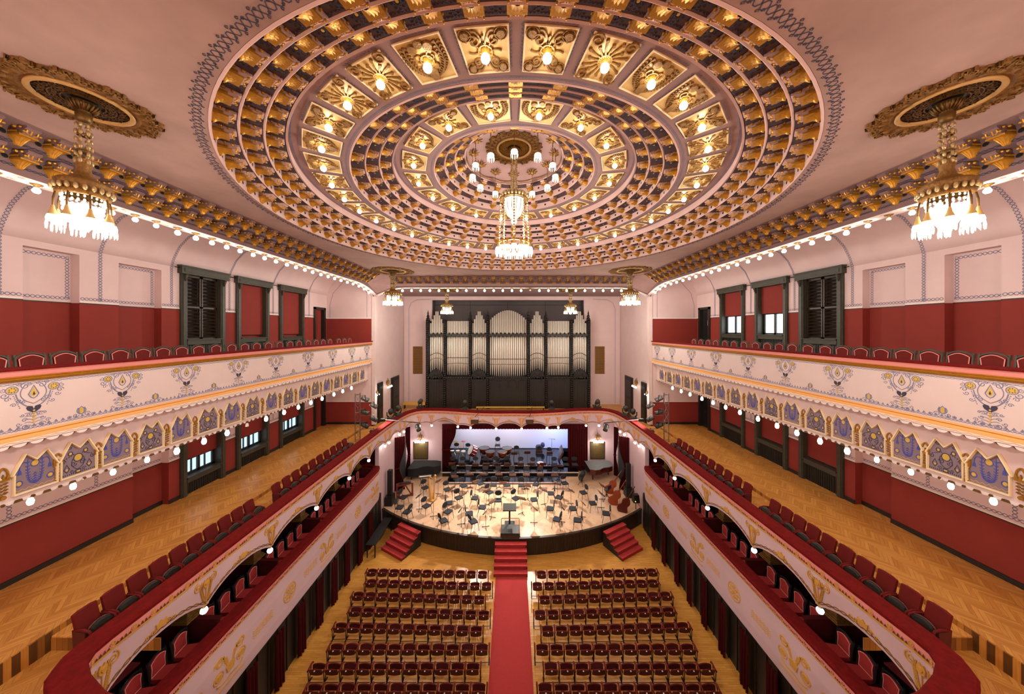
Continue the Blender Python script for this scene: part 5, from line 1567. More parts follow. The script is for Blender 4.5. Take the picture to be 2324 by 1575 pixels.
for sx in (-1, 1):
    s_ = SIDE[sx]
    X = lambda a, b: (min(sx * a, sx * b), max(sx * a, sx * b))
    for i, (y0, y1) in enumerate(((23.95, 25.0), (26.8, 28.6))):
        lb = 'tall black panelled %s door of the organ room, %s one' % (s_, ['nearer', 'farther'][i])
        o = struct(thing('door_%d' % (5 + i + (sx + 1)), lb, 'door'), lb, 'door')
        MB().box(*X(10.8, 10.9), y0, y1, 5.5, 8.7).build('door_frame', M['darkwood'], o)
        l = MB().box(*X(10.76, 10.8), y0 + .1, y1 - .1, 5.5, 8.55).build('door_leaf', M['black'], o)
        MB().box(*X(10.74, 10.76), y0 + .2, y1 - .2, 5.7, 6.7).box(*X(10.74, 10.76), y0 + .2, y1 - .2, 6.9, 8.4).build('raised_panel', M['darkwood'], l)
    sconce('gilded leafy sconce between the %s organ room doors' % s_, (sx * 10.88, 25.9, 8.3), 0 if sx < 0 else pi, 1.0)
    sconce('small sconce on the %s stage pilaster' % s_, (sx * 10.70, 23.55, 8.0), 0 if sx < 0 else pi, .5, arms=2)
    sconce('gilded sconce with lit shades above the %s brass grille beside the stage' % s_, (-7.8 if sx < 0 else 7.3, 25.48, 3.75), -pi / 2, 1.0, arms=5)
    lamp('POINT', (-7.8 if sx < 0 else 7.3, 24.9, 3.3), PW['sconce'], size=.15, name='sconce_light')
    lamp('POINT', (sx * 10.2, 23.6, 7.8), PW['sconce'] * .6, size=.12, name='sconce_light')
    for nm2, (x0, x1), y, (z0, z1), mt in (('stage', (-8.4, -7.2) if sx < 0 else (6.7, 7.9), 25.5, (2.0, 3.45), 'grille'), ('organ', (-10.0, -9.06) if sx < 0 else (8.4, 9.35), 30.2, (8.6, 11.35), 'gold')):
        o = thing('wall_grille', 'pierced brass grille on the wall beside the %s, %s one' % ('stage opening' if nm2 == 'stage' else 'organ', s_), 'grille', (0, 0, 0), 0, 'brass grilles')
        MB().box(x0, x1, y - .02, y, z0, z1).build('dark_back', M['black'], o)
        g = MB(); fr = lambda u, v, h: Vector((u, y - .02 - h, v))
        nx, nz = int((x1 - x0) / .11), int((z1 - z0) / .11)
        for i in range(nx + 1): g.ribbon([(x0 + (x1 - x0) * i / nx + .018 * (-1) ** j, z0 + (z1 - z0) * j / nz) for j in range(nz + 1)], .022, fr, .01)
        for j in range(nz + 1): g.ribbon([(x0, z0 + (z1 - z0) * j / nz), (x1, z0 + (z1 - z0) * j / nz)], .03, fr, .012)
        g.build('pierced_lattice', M[mt], o)
        MB().ribbon([(x0, z0), (x1, z0), (x1, z1), (x0, z1)], .07, fr, .03, True).build('grille_frame', M['darkwood2'] if nm2 == 'stage' else M['gold'], o)

# ================================================================ hangings
def drape(name, label, p0, p1, z0, z1, folds, tie=None, mt='drape', group=None, depth=.07):
    # pleated cloth between two floor points; tie = (height 0..1, width 0..1, side -1/0/1)
    o = thing(name, label, 'curtain', (0, 0, 0), 0, group)
    a, b = Vector((p0[0], p0[1], 0)), Vector((p1[0], p1[1], 0))
    t = (b - a); nrm = Vector((-t.y, t.x, 0)).normalized()
    NU, NV = folds * 8, 14
    vs = []
    for side in (0, .012):
        for j in range(NV + 1):
            v = j / NV
            for i in range(NU + 1):
                u = i / NU; k = 1.0; off = 0.0
                if tie:
                    k = 1 - (1 - tie[1]) * math.exp(-((v - tie[0]) / .22) ** 2)
                    off = tie[2] * (1 - k) * .5
                uu = .5 + off + (u - .5) * k
                q = a + t * uu + nrm * (depth * math.sin(u * folds * 2 * pi) * (.6 + .4 * (1 - v)) + side)
                vs.append((q.x, q.y, z0 + (z1 - z0) * v))
    n = (NU + 1) * (NV + 1); w_ = NU + 1
    fs = [(s_ * n + j * w_ + i, s_ * n + j * w_ + i + 1, s_ * n + (j + 1) * w_ + i + 1, s_ * n + (j + 1) * w_ + i) for s_ in (0, 1) for j in range(NV) for i in range(NU)]
    MB().add(vs, fs).build('pleated_cloth', M[mt], o, True)
    if tie:
        c = a + t * (.5 + tie[2] * (1 - tie[1]) * .5); hw = t.length * tie[1] * .5 + .02; zc = z0 + (z1 - z0) * tie[0]; d = t.normalized()
        MB().tube([c + d * (hw * math.cos(q)) + nrm * ((depth + .03) * math.sin(q)) + Vector((0, 0, zc)) for q in [2 * pi * i / 16 for i in range(16)]], .03, 5, True).build('tie_band', M['velvet'], o)
    return o
for sx in (-1, 1):
    s_ = SIDE[sx]
    for i, y in enumerate((17.8, 16.6, 15.3, 14.2, 13.1, 12.0, 10.85, 9.7)):
        drape('door_curtain', 'dark red curtain under the %s boxes, %s counting from the stage' % (s_, nth(i)), (sx * 8.44, y - .2), (sx * 8.44, y + .2), 0.02, 2.06, 3, None, 'drape', 'curtains under the boxes', .06)
    drape('tied_curtain', 'tied crimson curtain at the %s stage side door, nearer one' % s_, (sx * 8.73, 22.2), (sx * 8.08, 22.55), ST, 5.0, 5, (.42, .45, -1), 'drape', 'tied curtains at the stage doors')
    drape('tied_curtain', 'tied crimson curtain at the %s stage side door, farther one' % s_, (sx * 8.73, 24.45), (sx * 8.45, 24.75), ST, 5.0, 5, (.42, .5, 1), 'drape', 'tied curtains at the stage doors')
    X = (min(sx * 8.70, sx * 8.75), max(sx * 8.70, sx * 8.75))
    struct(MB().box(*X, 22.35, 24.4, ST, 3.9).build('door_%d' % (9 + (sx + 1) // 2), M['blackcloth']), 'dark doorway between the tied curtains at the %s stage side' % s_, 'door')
drape('stage_curtain', 'dark red stage curtain, gathered at the left of the opening', (-5.95, 25.42), (-4.75, 25.42), ST, 5.0, 8, (.46, .55, -1))
drape('stage_curtain', 'dark red stage curtain, wide one at the right of the opening', (4.75, 25.42), (6.45, 25.42), ST, 5.0, 9, None)
drape('stage_valance', 'dark red scalloped valance across the top of the stage opening', (-5.9, 25.27), (6.4, 25.27), 4.62, 5.05, 48, None, 'drape', None, .04)

# ================================================================ stalls: aisle carpet, stairs, rows of tip-up seats
o = MB().box(-.86, .78, -1.5, 15.68, 0, .012).build('aisle_carpet', M['carpet'])
tag(o, 'long red carpet running down the centre aisle to the stage stairs', 'carpet')
def stairs(label, loc, rz, wid, n=5):
    # top edge at the stage front, descending along -y
    o = thing('carpeted_stairs', label, 'stairs', loc, rz, 'red stairs to the stage')
    for i in range(n):
        z = .86 - .172 * i
        y1, y0 = -.29 * i, -.29 * (i + 1)
        t = MB().box(-wid / 2, wid / 2, y0, y1, z - .05, z).build('tread', M['carpet'], o)
        MB().box(-wid / 2, wid / 2, y0 + .01, y0 + .02, z - .172, z - .05).build('riser_board', M['carpet'], t)
    m = MB()
    for s_ in (-1, 1):
        x = s_ * (wid / 2 - .03)
        pts = [(0, 0), (0, .81)]
        for i in range(n): pts += [(-.29 * (i + 1), .81 - .172 * i), (-.29 * (i + 1), .81 - .172 * (i + 1))]
        pts = pts[:-1] + [(-.29 * n + .0, 0)]
        m.prism([(x - .02, y, z) for y, z in pts], [(x + .02, y, z) for y, z in pts])
    m.build('stringer', M['darkwood'], o)
    return o
stairs('red carpeted stairs at the middle of the stage, above the aisle carpet', (-.07, 17.15, 0), 0, 1.8)
stairs('red carpeted stairs at the left end of the curved stage front', (-6.25, 18.45, 0), -.52, 1.75)
stairs('red carpeted stairs at the right end of the curved stage front', (6.25, 18.45, 0), .52, 1.75)

def stall_seat(last):
    o = thing('stalls_seat', '', 'theatre seat')         # faces +y; width 0.575
    w_ = .225; N = 10
    zt = .70
    sec = lambda y: [(-w_, y, .42)] + [(-w_ + 2 * w_ * i / N, y, .40 - .05 * math.sin(pi * i / N)) for i in range(1, N)] + [(w_, y, .42), (w_, y, zt)] + [(w_ - 2 * w_ * i / N, y, zt + .03 * math.sin(pi * i / N) * math.cos(3 * pi * (i / N - .5))) for i in range(1, N)] + [(-w_, y, zt)]
    lean = lambda P: [(x, y - (z - .42) * .30, z) for x, y, z in P]
    A, B = sec(0.0), sec(-.05)
    b = MB().prism(lean(A), lean(B)).build('backrest', M['leatherdark'], o)
    MB().tube(lean([(x, -.025, z) for x, y, z in A[N + 1:]]), .022, 6).build('top_roll', M['leather'], b)
    MB().ball((0, 0, 0), .028, 8, 4, .7).build('number_tag', M['paper'], b).location = (0, -.155, zt - .0)
    P_ = [(-w_, 0, 0.02)] + [(w_, 0, .02)] + [(w_ * math.cos(pi * i / N), 0, .17 + .09 * math.sin(pi * i / N)) for i in range(N + 1)]
    s_ = MB().prism([(x, .07, z) for x, y, z in P_], [(x * .97, .13, z - .01) for x, y, z in P_]).build('folded_seat', M['leatherdark'], o)
    s_.location = (0, .06, .42)
    MB().tube([(x, .10, z) for x, y, z in P_[2:]], .018, 6).build('seat_roll', M['leather'], s_)
    for x in ((-.2875, .2875) if last else (-.2875,)):
        a = MB().tube([(x, -.10, .60), (x, .03, .61), (x, .18, .64), (x, .25, .64), (x, .28, .57)], [.028, .030, .034, .032, .026], 7).build('armrest', M['leather'], o, True)
        m = MB()
        m.rod((x, -.06, .60), (x, -.02, .05), .018, 5); m.rod((x, .16, .60), (x, .04, .05), .018, 5); m.box(x - .02, x + .02, -.12, .20, 0, .03)
        m.build('iron_leg', M['iron'], o)
    MB().rod((-.27, -.05, .07), (.25, -.05, .07), .012, 5).build('floor_rail', M['iron'], o)
    return o
sA, sB = None, None
ROWS = [(15.05, 6, .15, -7.55), (14.35, 6, .2, -7.28), (13.62, 6, .2, -7.56), (12.88, 6, .17, -7.28), (12.17, 6, .17, -7.53), (11.46, 6, .02, -7.22), (10.80, 6, 0, -7.49), (10.14, 6, 0, -7.20)]
for sx in (-1, 1):
    for r, (y, _, bow, xl) in enumerate(ROWS):
        for i in range(11):                        # i = 0 is the aisle seat
            x = xl + .2875 + .575 * (10 - i)
            lb = 'maroon seat in the %s row of the %s stalls block, %s from the aisle' % (nth(r), SIDE[sx], nth(i))
            yy = y + .2 + bow * (abs(x) - 1) / 6.3
            last = (i == 0) if sx < 0 else (i == 10)
            src = sB if last else sA
            X_ = x if sx < 0 else -x
            rz = -.025 * sx * (1 if bow else 0)
            if src is None:
                src = stall_seat(last); src.scale = (1, .88, .83); tag(src, lb, 'theatre seat', 'seats of the stalls'); src.location = (X_, yy, .0)
                if last: sB = src
                else: sA = src
                q = src
            else:
                q = dup(src, (X_, yy, 0), rz, lb)
            for c in kids(q):
                if c.name.startswith('folded_seat'): c.rotation_euler = (-rnd.choice([0, 0, .05, .12, .25, .34]), 0, 0)

# ================================================================ on the stage
for (lb, x0, x1, y0, y1, z) in (('lowest black orchestra riser, narrow one in front', -5.1, 3.85, 23.2, 24.4, 1.18), ('middle black orchestra riser with a pale front edge', -5.75, 5.45, 24.4, 25.2, 1.4), ('rear black percussion platform', -5.6, 4.4, 25.2, 28.6, 1.6)):
    o = thing('stage_riser', lb, 'riser', (0, 0, 0), 0, 'black orchestra risers')
    rt = MB().box(x0, x1, y0 + .02, y1, z - .1, z - .006) if y0 != 25.2 else MB().box(-4.7, x1, y0 + .02, 25.6, z - .1, z - .006).box(x0, x1, 25.6, y1, z - .1, z - .006)
    rt.build('riser_top', M['blackgloss'], o)
    MB().box(x0 if y0 != 25.2 else -4.7, x1, y0, y0 + .03, z - .09, z - .004).build('pale_edge', M['pinkpanel'], o, label='pale wooden front edge')
    MB().box(x0 + .05, x1 - .05, y0 + .06, y0 + .1, ST, z - .1).build('riser_front', M['black'], o)
oc = None
def orch(x, y, z, deg, label, tall=False):
    global oc
    if oc is None:
        oc = thing('orchestra_chair', label, 'chair', (x, y, z), math.radians(deg), 'black orchestra chairs')    # faces +x
        P_ = [(-.20, -.20), (.18, -.23), (.22, -.12), (.22, .12), (.18, .23), (-.20, .20)]
        MB().prism([(a, b, .43) for a, b in P_], [(a * .96, b * .96, .48) for a, b in P_]).build('seat', M['chairblack'], oc)
        E_ = [(.22 * math.cos(2 * pi * i / 16), .15 * math.sin(2 * pi * i / 16)) for i in range(16)]
        MB().prism([(-.235 - .1 * b, a, .78 + b) for a, b in E_], [(-.19 - .1 * b, a * .95, .78 + b * .95) for a, b in E_]).build('backrest', M['chairblack'], oc)
        for s_ in (-1, 1):
            MB().tube([(.17, s_ * .20, .43), (.24, s_ * .24, 0)], .013, 5).build('leg', M['iron'], oc)
            MB().tube([(-.17, s_ * .19, .43), (-.27, s_ * .22, 0)], .013, 5).build('leg', M['iron'], oc)
        MB().tube([(-.15, -.16, .43), (-.23, -.16, .60), (-.24, -.15, .78)], .013, 5).tube([(-.15, .16, .43), (-.23, .16, .60), (-.24, .15, .78)], .013, 5).build('back_post', M['iron'], oc)
        oc.scale = (1.1, 1.1, 1.1)
        return oc
    return dup(oc, (x, y, z), math.radians(deg), label)
CHS = [(-7.31, 19.39, -4), (-6.65, 18.9, 161), (-7.49, 20.55, -16), (-5.61, 19.53, -35), (-4.19, 19.86, 8), (-4.07, 18.94, -28), (-4.15, 18.02, 37), (-2.69, 18.72, 9), (-2.34, 17.95, 36), (-3.67, 20.5, -49), (-2.56, 20.45, -7), (-1.94, 19.39, -4), (-0.94, 20.2, -90), (-4.68, 21.58, -52), (-6.35, 21.81, -46), (-3.59, 22.07, -48), (-2.37, 22.41, -52), (-1.38, 22.19, -94), (-0.38, 22.19, -80), (-1.61, 21.19, -44), (0.26, 20.42, -47), (1.5, 20.26, -173), (2.76, 21.03, 176), (3.25, 20.53, 148), (2.47, 19.24, 170), (3.94, 19.24, 180), (2.74, 18.15, 154), (3.97, 18.07, 167), (5.37, 19.84, -177), (5.06, 21.15, -164), (5.92, 18.73, 168), (0.71, 22.12, -87), (1.79, 22.25, 155), (3.96, 22.45, -76)]
CHS.sort(key=lambda c: -c[1])
def apart(L_):                                 # drop points read twice
    out = []
    for p in L_:
        if all(math.hypot(p[0] - q[0], p[1] - q[1]) > .3 for q in out): out.append(p)
    return out
def zone(x): return 'left' if x < -1 else ('right' if x > 1 else 'middle')
cnt = {}
bands = [(23, 'behind the others near the riser'), (21.5, 'in the back string row'), (20.1, 'in the middle of the stage'), (19.0, 'in the front half of the stage'), (18.3, 'close to the stage edge')]
def band(y): return 'along the lowest riser' if y > 21.5 else 'mid stage' if y > 20.1 else 'in the second front row' if y > 18.95 else 'in the front row'
grp = {}
for c in CHS: grp.setdefault(band(c[1]), []).append(c)
for bn, L_ in grp.items():
    for i, (x, y, a) in enumerate(sorted(L_)):
        orch(x, y, ST, a, 'black orchestra chair %s, %s from the left' % (bn, nth(i)))
for nm_, z, k, L_ in (('lowest riser', 1.18, 1.018, [(-4.54, 23.22), (-3.41, 23.15), (-2.08, 23.19), (-1.07, 23.19), (-0.99, 23.17), (0.0, 23.17), (1.13, 23.13), (2.18, 23.05), (3.36, 22.95)]), ('middle riser', 1.4, 1.028, [(-4.83, 24.34), (-4.01, 24.34), (-2.98, 24.34), (-2.14, 24.34), (-1.34, 24.42), (-0.43, 24.42), (0.71, 24.28), (1.69, 24.19), (3.43, 24.28), (4.33, 24.28), (5.05, 24.28)]), ('percussion platform', 1.6, 1.0, [(-5.12, 27.36), (-4.05, 27.26), (0.4, 26.67), (2.45, 26.57), (3.29, 26.27)])):
    for i, (x, y) in enumerate(sorted(apart(L_))):
        orch(x * k, y * k - (.28 if z == 1.4 else .08), z, -90, 'black chair on the %s, %s from the left' % (nm_, nth(i)))
orch(-1.35, 27.9, 1.6, -90, 'tall black percussion chair behind the timpani').scale = (1.1, 1.1, 1.45)
sm = None
def stand(x, y, z, rz, label, paper=False, k=1.0):
    global sm
    if sm is None:
        sm = thing('music_stand', label, 'music stand', (x, y, z), rz, 'music stands on the stage')      # desk faces +x (towards the player)
        MB().rod((0, 0, .03), (0, 0, .95), .012, 6).build('pole', M['iron'], sm)
        for i in range(3):
            a = 2 * pi * i / 3
            MB().tube([(0, 0, .08), (.26 * math.cos(a), .26 * math.sin(a), .012)], [.02, .016], 5).build('foot', M['iron'], sm)
        MB().obox((-.03, 0, 1.05), (.02, .52, .34), Matrix.Rotation(-.65, 3, 'Y')).build('desk', M['wood'], sm)
        MB().obox((.075, 0, .925), (.07, .52, .015), Matrix.Rotation(-.65, 3, 'Y')).build('ledge', M['iron'], sm)
        return sm
    o = dup(sm, (x, y, z), rz, label)
    if paper:
        MB().obox((.0, -.11, 1.06), (.012, .21, .29), Matrix.Rotation(-.65, 3, 'Y')).obox((.0, .11, 1.06), (.012, .21, .29), Matrix.Rotation(-.65, 3, 'Y')).build('sheet_music', M['paper'], o)
    return o
STS = [(-6.18, 19.88, -6.16, 19.45), (-5.03, 19.12, -4.95, 18.8), (-3.12, 18.34, -3.09, 17.85), (-1.59, 18.11, -1.56, 17.61), (-1.3, 19.04, -1.34, 18.62), (-4.16, 20.8, -4.16, 20.53), (-1.75, 20.4, -1.76, 20.11), (-3.21, 20.02, -3.15, 19.26), (-5.39, 21.75, -5.4, 21.44), (-2.68, 21.64, -2.7, 21.09), (-0.64, 21.43, -0.65, 21.03), (0.65, 19.47, 0.63, 19.04), (1.37, 18.48, 1.44, 17.99), (2.23, 20.47, 2.26, 20.18), (4.05, 20.52, 4.01, 20.01), (1.09, 21.07, 1.07, 20.75), (3.26, 21.4, 3.23, 20.99), (4.5, 19.06, 4.44, 18.44), (3.08, 18.57, 3.04, 18.17), (6.01, 20.06, 5.77, 19.58), (6.4, 21.07, 6.12, 20.35)]
STS.sort(key=lambda s_: (round(s_[1] / .9), s_[0]))
grp = {}
for s_ in STS: grp.setdefault(band(s_[1] + .3), []).append(s_)
for bn, L_ in grp.items():
    for i, (x, y, dx, dy) in enumerate(sorted(L_)):
        # the desk is turned to the player, who sits farther from the conductor
        a = math.atan2(y - 17.6, x + .1)
        pp = abs(x + 1.59) < .02
        stand(x, y, ST, a, ('music stand with white sheets ' if pp else 'brown music stand ') + '%s, %s from the left' % (bn, nth(i)), pp)
for nm_, z, L_ in (('lowest riser', ST, [(-4.27, 21.99), (-3.18, 22.37), (-2.21, 22.37), (-0.98, 22.37), (-0.92, 22.24), (0.05, 22.24), (1.08, 22.24), (2.16, 22.31), (3.22, 22.24)]), ('middle riser', 1.18, [(-4.82, 23.96), (-4.05, 23.99), (-2.92, 23.84), (-2.05, 23.84), (-1.18, 23.84), (-0.37, 23.84), (-0.38, 23.98), (0.7, 23.98), (1.53, 23.98), (2.49, 24.22), (3.78, 23.66)]), ('percussion platform', 1.6, [(0.17, 24.99), (1.3, 25.18), (2.34, 25.36), (3.18, 25.09)])):
    for i, (x, y) in enumerate(sorted(apart(L_))):
        stand(x, y + .35 if z < 1.1 else min(y + .1, 24.05) if z < 1.3 else y + .1, z, pi / 2, 'brown music stand before the %s chairs, %s from the left' % (nm_, nth(i)))
# conductor's podium
o = thing('conductor_podium', 'grey conductor podium with a chrome rail at the stage edge', 'podium', (-.1, 17.72, ST))
MB().box(-.56, .56, -.40, .40, .06, .20).build('platform', M['lampbody'], o); MB().box(-.58, .58, -.42, .42, 0, .07).build('plinth', M['wood'], o)
MB().box(-.14, .14, -.25, .25, .20, .206).build('mat', M['black'], o)
MB().tube([(-.52, -.36, .2), (-.52, -.36, 1.0), (-.49, -.36, 1.05), (.49, -.36, 1.05), (.52, -.36, 1.0), (.52, -.36, .2)], .018, 8).build('rail', M['chrome'], o)
o = thing('conductor_stand', 'wide black conductor music desk on a pillar behind the podium', 'music stand', (-.15, 18.45, ST))
MB().box(-.05, .05, -.05, .05, 0, 1.0).build('pillar', M['black'], o); MB().box(-.3, .3, -.25, .25, 0, .06).build('base', M['black'], o)
MB().obox((0, -.02, 1.08), (.82, .52, .04), Matrix.Rotation(.28, 3, 'X')).build('desk', M['lampbody'], o); MB().box(-.41, .41, -.29, -.25, .97, 1.03).build('ledge', M['black'], o)
# grand pianos
def piano(name, label, P_, z0, zt, top, body, legs):
    o = thing(name, label, 'piano')
    c = (sum(x for x, y in P_) / len(P_), sum(y for x, y in P_) / len(P_))
    MB().prism([(x, y, z0) for x, y in P_], [(x, y, zt) for x, y in P_]).build('case', body, o)
    Q = [(c[0] + (x - c[0]) * 1.02, c[1] + (y - c[1]) * 1.02) for x, y in P_]
    MB().prism([(x, y, zt) for x, y in Q], [(x, y, zt + .04) for x, y in Q]).build('lid', top, o)
    for x, y in legs:
        MB().lathe([(.07, z0), (.05, z0 - .1), (.035, ST + .1), (.05, ST)], 8, (x, y, 0)).build('leg', M['black'], o)
    return o
PL = [(-8.3, 23.75), (-7.9, 23.72)] + [(-7.55, 23.85), (-7.2, 24.15), (-6.8, 24.22), (-6.3, 24.1), (-5.95, 24.3), (-5.88, 24.7), (-6.0, 25.15), (-6.4, 25.3), (-8.3, 25.3)]
piano('covered_piano', 'grand piano under a black cloth cover at the left of the stage', PL, 1.35, 1.92, M['blackcloth'], M['blackcloth'], ((-8.1, 24.0), (-8.1, 25.0), (-6.3, 24.8)))
p_ = piano('grand_piano', 'mahogany grand piano with grey lid at the right of the stage', [(6.15, 25.2), (6.2, 23.7), (6.6, 23.55), (7.0, 23.65), (7.35, 23.95), (7.8, 24.05), (8.15, 24.25), (8.3, 24.6), (8.28, 25.0), (8.1, 25.25)], 1.55, 1.92, M['drumhead'], M['mahogany'], ((6.5, 24.0), (6.5, 25.0), (8.0, 24.8)))
MB().box(6.0, 6.2, 23.85, 25.1, 1.62, 1.70).build('key_shelf', M['black'], p_)
o = thing('music_desk_board', 'grey notice boards leaning by the mahogany piano', 'board', (5.5, 23.75, ST))
MB().obox((0, 0, .45), (.03, .5, .7), Matrix.Rotation(.5, 3, 'Y')).build('board_face', M['steel'], o); MB().obox((.2, .05, .45), (.03, .5, .7), Matrix.Rotation(.5, 3, 'Y')).build('board_face', M['steel'], o); MB().rod((.1, 0, 0), (.1, 0, .4), .02).build('leg', M['iron'], o)
# harp
o = thing('harp', 'golden concert harp standing at the left of the stage', 'harp', (-5.65, 21.1, ST), -.5)
MB().tube([(.12, 0, .08), (.20, 0, .8), (.27, 0, 1.72)], [.05, .04, .045], 8).lathe([(.07, 1.70), (.10, 1.76), (.06, 1.84), (.001, 1.86)], 10, (.27, 0, 0)).build('column', M['harp'], o, True)
MB().prism([(-.10, -.16, .08), (.05, -.16, .08), (-.28, -.06, 1.45), (-.36, -.06, 1.42)], [(-.10, .16, .08), (.05, .16, .08), (-.28, .06, 1.45), (-.36, .06, 1.42)]).build('soundboard', M['harp'], o)
MB().tube([(-.33, 0, 1.44), (-.2, 0, 1.60), (-.02, 0, 1.50), (.12, 0, 1.58), (.26, 0, 1.76)], [.05, .055, .045, .05, .05], 7).build('neck', M['harp'], o, True)
MB().box(-.22, .28, -.22, .22, 0, .1).build('base', M['harp'], o)
m = MB()
for i in range(14):
    t = i / 13
    m.rod((-.0 - .26 * t, 0, .14 + 1.2 * t), (.14 - .42 * t, 0, 1.58 - .1 * math.sin(pi * t)), .003, 3)
m.build('string_mesh', M['paper'], o)
# instrument back frame, covered keyboard, loudspeakers, bench
o = thing('wooden_instrument_stand', 'upright red-brown wooden instrument frame with diagonal braces', 'instrument', (-7.75, 21.55, ST), .42)
for x in (-.52, .52): MB().box(x - .05, x + .05, -.18, .12, 0, .95).build('upright', M['redwood'], o)
MB().box(-.57, .57, -.2, .15, .88, .97).build('top_board', M['redwood'], o); MB().box(-.52, .52, -.12, -.04, .02, .12).build('bottom_rail', M['redwood'], o)
MB().obox((-.22, -.08, .5), (.08, .05, .82), Matrix.Rotation(.5, 3, 'Y')).obox((.22, -.08, .5), (.08, .05, .82), Matrix.Rotation(-.5, 3, 'Y')).build('brace', M['redwood'], o)
MB().box(-.42, .42, -.15, .1, .97, 1.02).build('folded_cloth', M['black'], o)
o = thing('keyboard_table', 'small keyboard on trestle legs behind the harp', 'keyboard', (-6.7, 23.1, ST), .25)
MB().box(-.5, .5, -.16, .16, .66, .72).build('keyboard', M['lampbody'], o); MB().box(-.42, .42, -.14, .0, .72, .73).build('keys', M['paper'], o)
for x in (-.3, .3): MB().tube([(x - .15, 0, 0), (x + .15, 0, .66)], .02).tube([(x + .15, 0, 0), (x - .15, 0, .66)], .02).build('trestle_leg', M['iron'], o)
for sx in (-1, 1):
    s_ = SIDE[sx]
    y = 20.6 if sx < 0 else 21.6
    o = thing('loudspeaker_column', 'slim black loudspeaker column on a subwoofer, %s of the stage' % s_, 'loudspeaker', (sx * 8.42, y, ST), 0, 'stage loudspeakers')
    MB().box(-.24, .24, -.3, .3, 0, .62).build('subwoofer', M['black'], o); MB().box(-.14, .14, -.14, .14, .62, 2.35).build('column_cabinet', M['black'], o)
    MB().box(-.20 , .20, -.305, -.30, .08, .55).build('speaker_mesh', M['blackcloth'], o)
o = thing('stage_monitor', 'black loudspeaker on a stand at the right stage corner', 'loudspeaker', (8.3, 20.0, 0))
MB().obox((0, 0, 1.75), (.42, .36, .5), None, .8).build('cabinet', M['black'], o); MB().rod((0, 0, .1), (0, 0, 1.5), .025).build('pole', M['iron'], o)
for i in range(3): MB().rod((0, 0, .5), (.35 * math.cos(2.1 * i), .35 * math.sin(2.1 * i), .02), .015).build('leg', M['iron'], o)
MB().ball((-.1, -.2, 1.62), .02, 6, 4).build('indicator_light', emis('yellow_led', (.8, 1, .1), 6), o)
o = thing('long_bench', 'long narrow black table beside the left stage corner', 'table', (-8.05, 18.2, 0), .0)
MB().box(-.28, .28, -1.25, 1.25, .76, .80).build('table_top', M['black'], o)
for x in (-.22, .22):
    for y in (-1.15, 1.15): MB().box(x - .025, x + .025, y - .025, y + .025, 0, .76).build('leg', M['iron'], o)
# double basses lying on their sides
def bass(label, body, neck, mt):
    o = thing('double_bass', label, 'double bass', (0, 0, 0), 0, 'double basses at the right of the stage')
    B_, N_ = Vector(body), Vector(neck)
    ax = (N_ - B_).normalized(); side = ax.cross(Vector((.55, .8, .2))).normalized(); nr = side.cross(ax).normalized()
    half_ = [(0, -.55), (.20, -.54), (.32, -.42), (.34, -.25), (.24, -.08), (.20, .02), (.25, .15), (.26, .28), (.18, .42), (.07, .52), (.04, .58)]
    out_ = half_ + [(-x, y) for x, y in reversed(half_[1:])]
    T = lambda u, v, h: B_ + side * u + ax * v + nr * h
    A = [T(u * .94, v * .98, -.12) for u, v in out_]; m1 = [T(u, v, -.07) for u, v in out_]; m2 = [T(u, v, .07) for u, v in out_]; Bq = [T(u * .94, v * .98, .12) for u, v in out_]
    MB().prism(A, m1).prism(m1, m2).prism(m2, Bq).build('body', mt, o)
    MB().tube([T(0, .45, .10), T(0, 1.15, .06)], [.035, .025], 6).tube([T(0, 1.15, .06), T(0, 1.32, .02), T(0, 1.38, .08), T(0, 1.33, .11)], [.03, .03, .035, .025], 6).build('neck', mt, o, True)
    MB().prism([T(-.03, 0, .15), T(.03, 0, .15), T(.02, .9, .11), T(-.02, .9, .11)], [T(-.03, 0, .165), T(.03, 0, .165), T(.02, .9, .125), T(-.02, .9, .125)]).build('fingerboard', M['black'], o)
    MB().prism([T(-.10, -.16, .12), T(.10, -.16, .12), T(.06, -.15, .20), T(-.06, -.15, .20)], [T(-.10, -.14, .12), T(.10, -.14, .12), T(.06, -.14, .20), T(-.06, -.14, .20)]).build('bridge', M['stagefloor'], o)
    m = MB()
    for k in (-.02, -.007, .007, .02): m.rod(T(k, -.4, .13), T(k, 1.15, .10), .003, 3)
    m.build('string_mesh', M['steel'], o)
    MB().rod(T(0, -.55, 0), T(0, -.68, 0), .012, 5).build('endpin', M['steel'], o)
bass('orange double bass lying nearest the mahogany piano', (7.35, 22.1, 1.42), (8.2, 22.3, 2.5), M['basswood'])
bass('orange double bass lying between the two others', (7.15, 20.65, 1.42), (7.95, 20.8, 2.55), M['basswood'])
bass('dark brown double bass lying nearest the stage edge', (7.45, 19.75, 1.42), (8.05, 19.7, 2.55), M['bassdark'])
for i, (x, y) in enumerate(((6.7, 21.1), (5.4, 23.1))):
    o = thing('bass_stool', 'tall black stool with backrest %s' % ('beside the double basses', 'in front of the mahogany piano')[i], 'stool', (x, y, ST), 2.2 + i, 'tall stools')
    MB().lathe([(.001, .70), (.19, .70), (.20, .74), (.001, .76)], 12).build('seat', M['black'], o)
    MB().obox((-.22, 0, .98), (.05, .34, .24)).build('backrest', M['chairblack'], o); MB().rod((-.17, 0, .72), (-.22, 0, .9), .015).build('back_post', M['iron'], o)
    MB().rod((0, 0, .2), (0, 0, .7), .025).build('pole', M['iron'], o)
    for k in range(4): MB().rod((0, 0, .45), (.3 * math.cos(k * pi / 2), .3 * math.sin(k * pi / 2), .01), .015).build('leg', M['iron'], o)
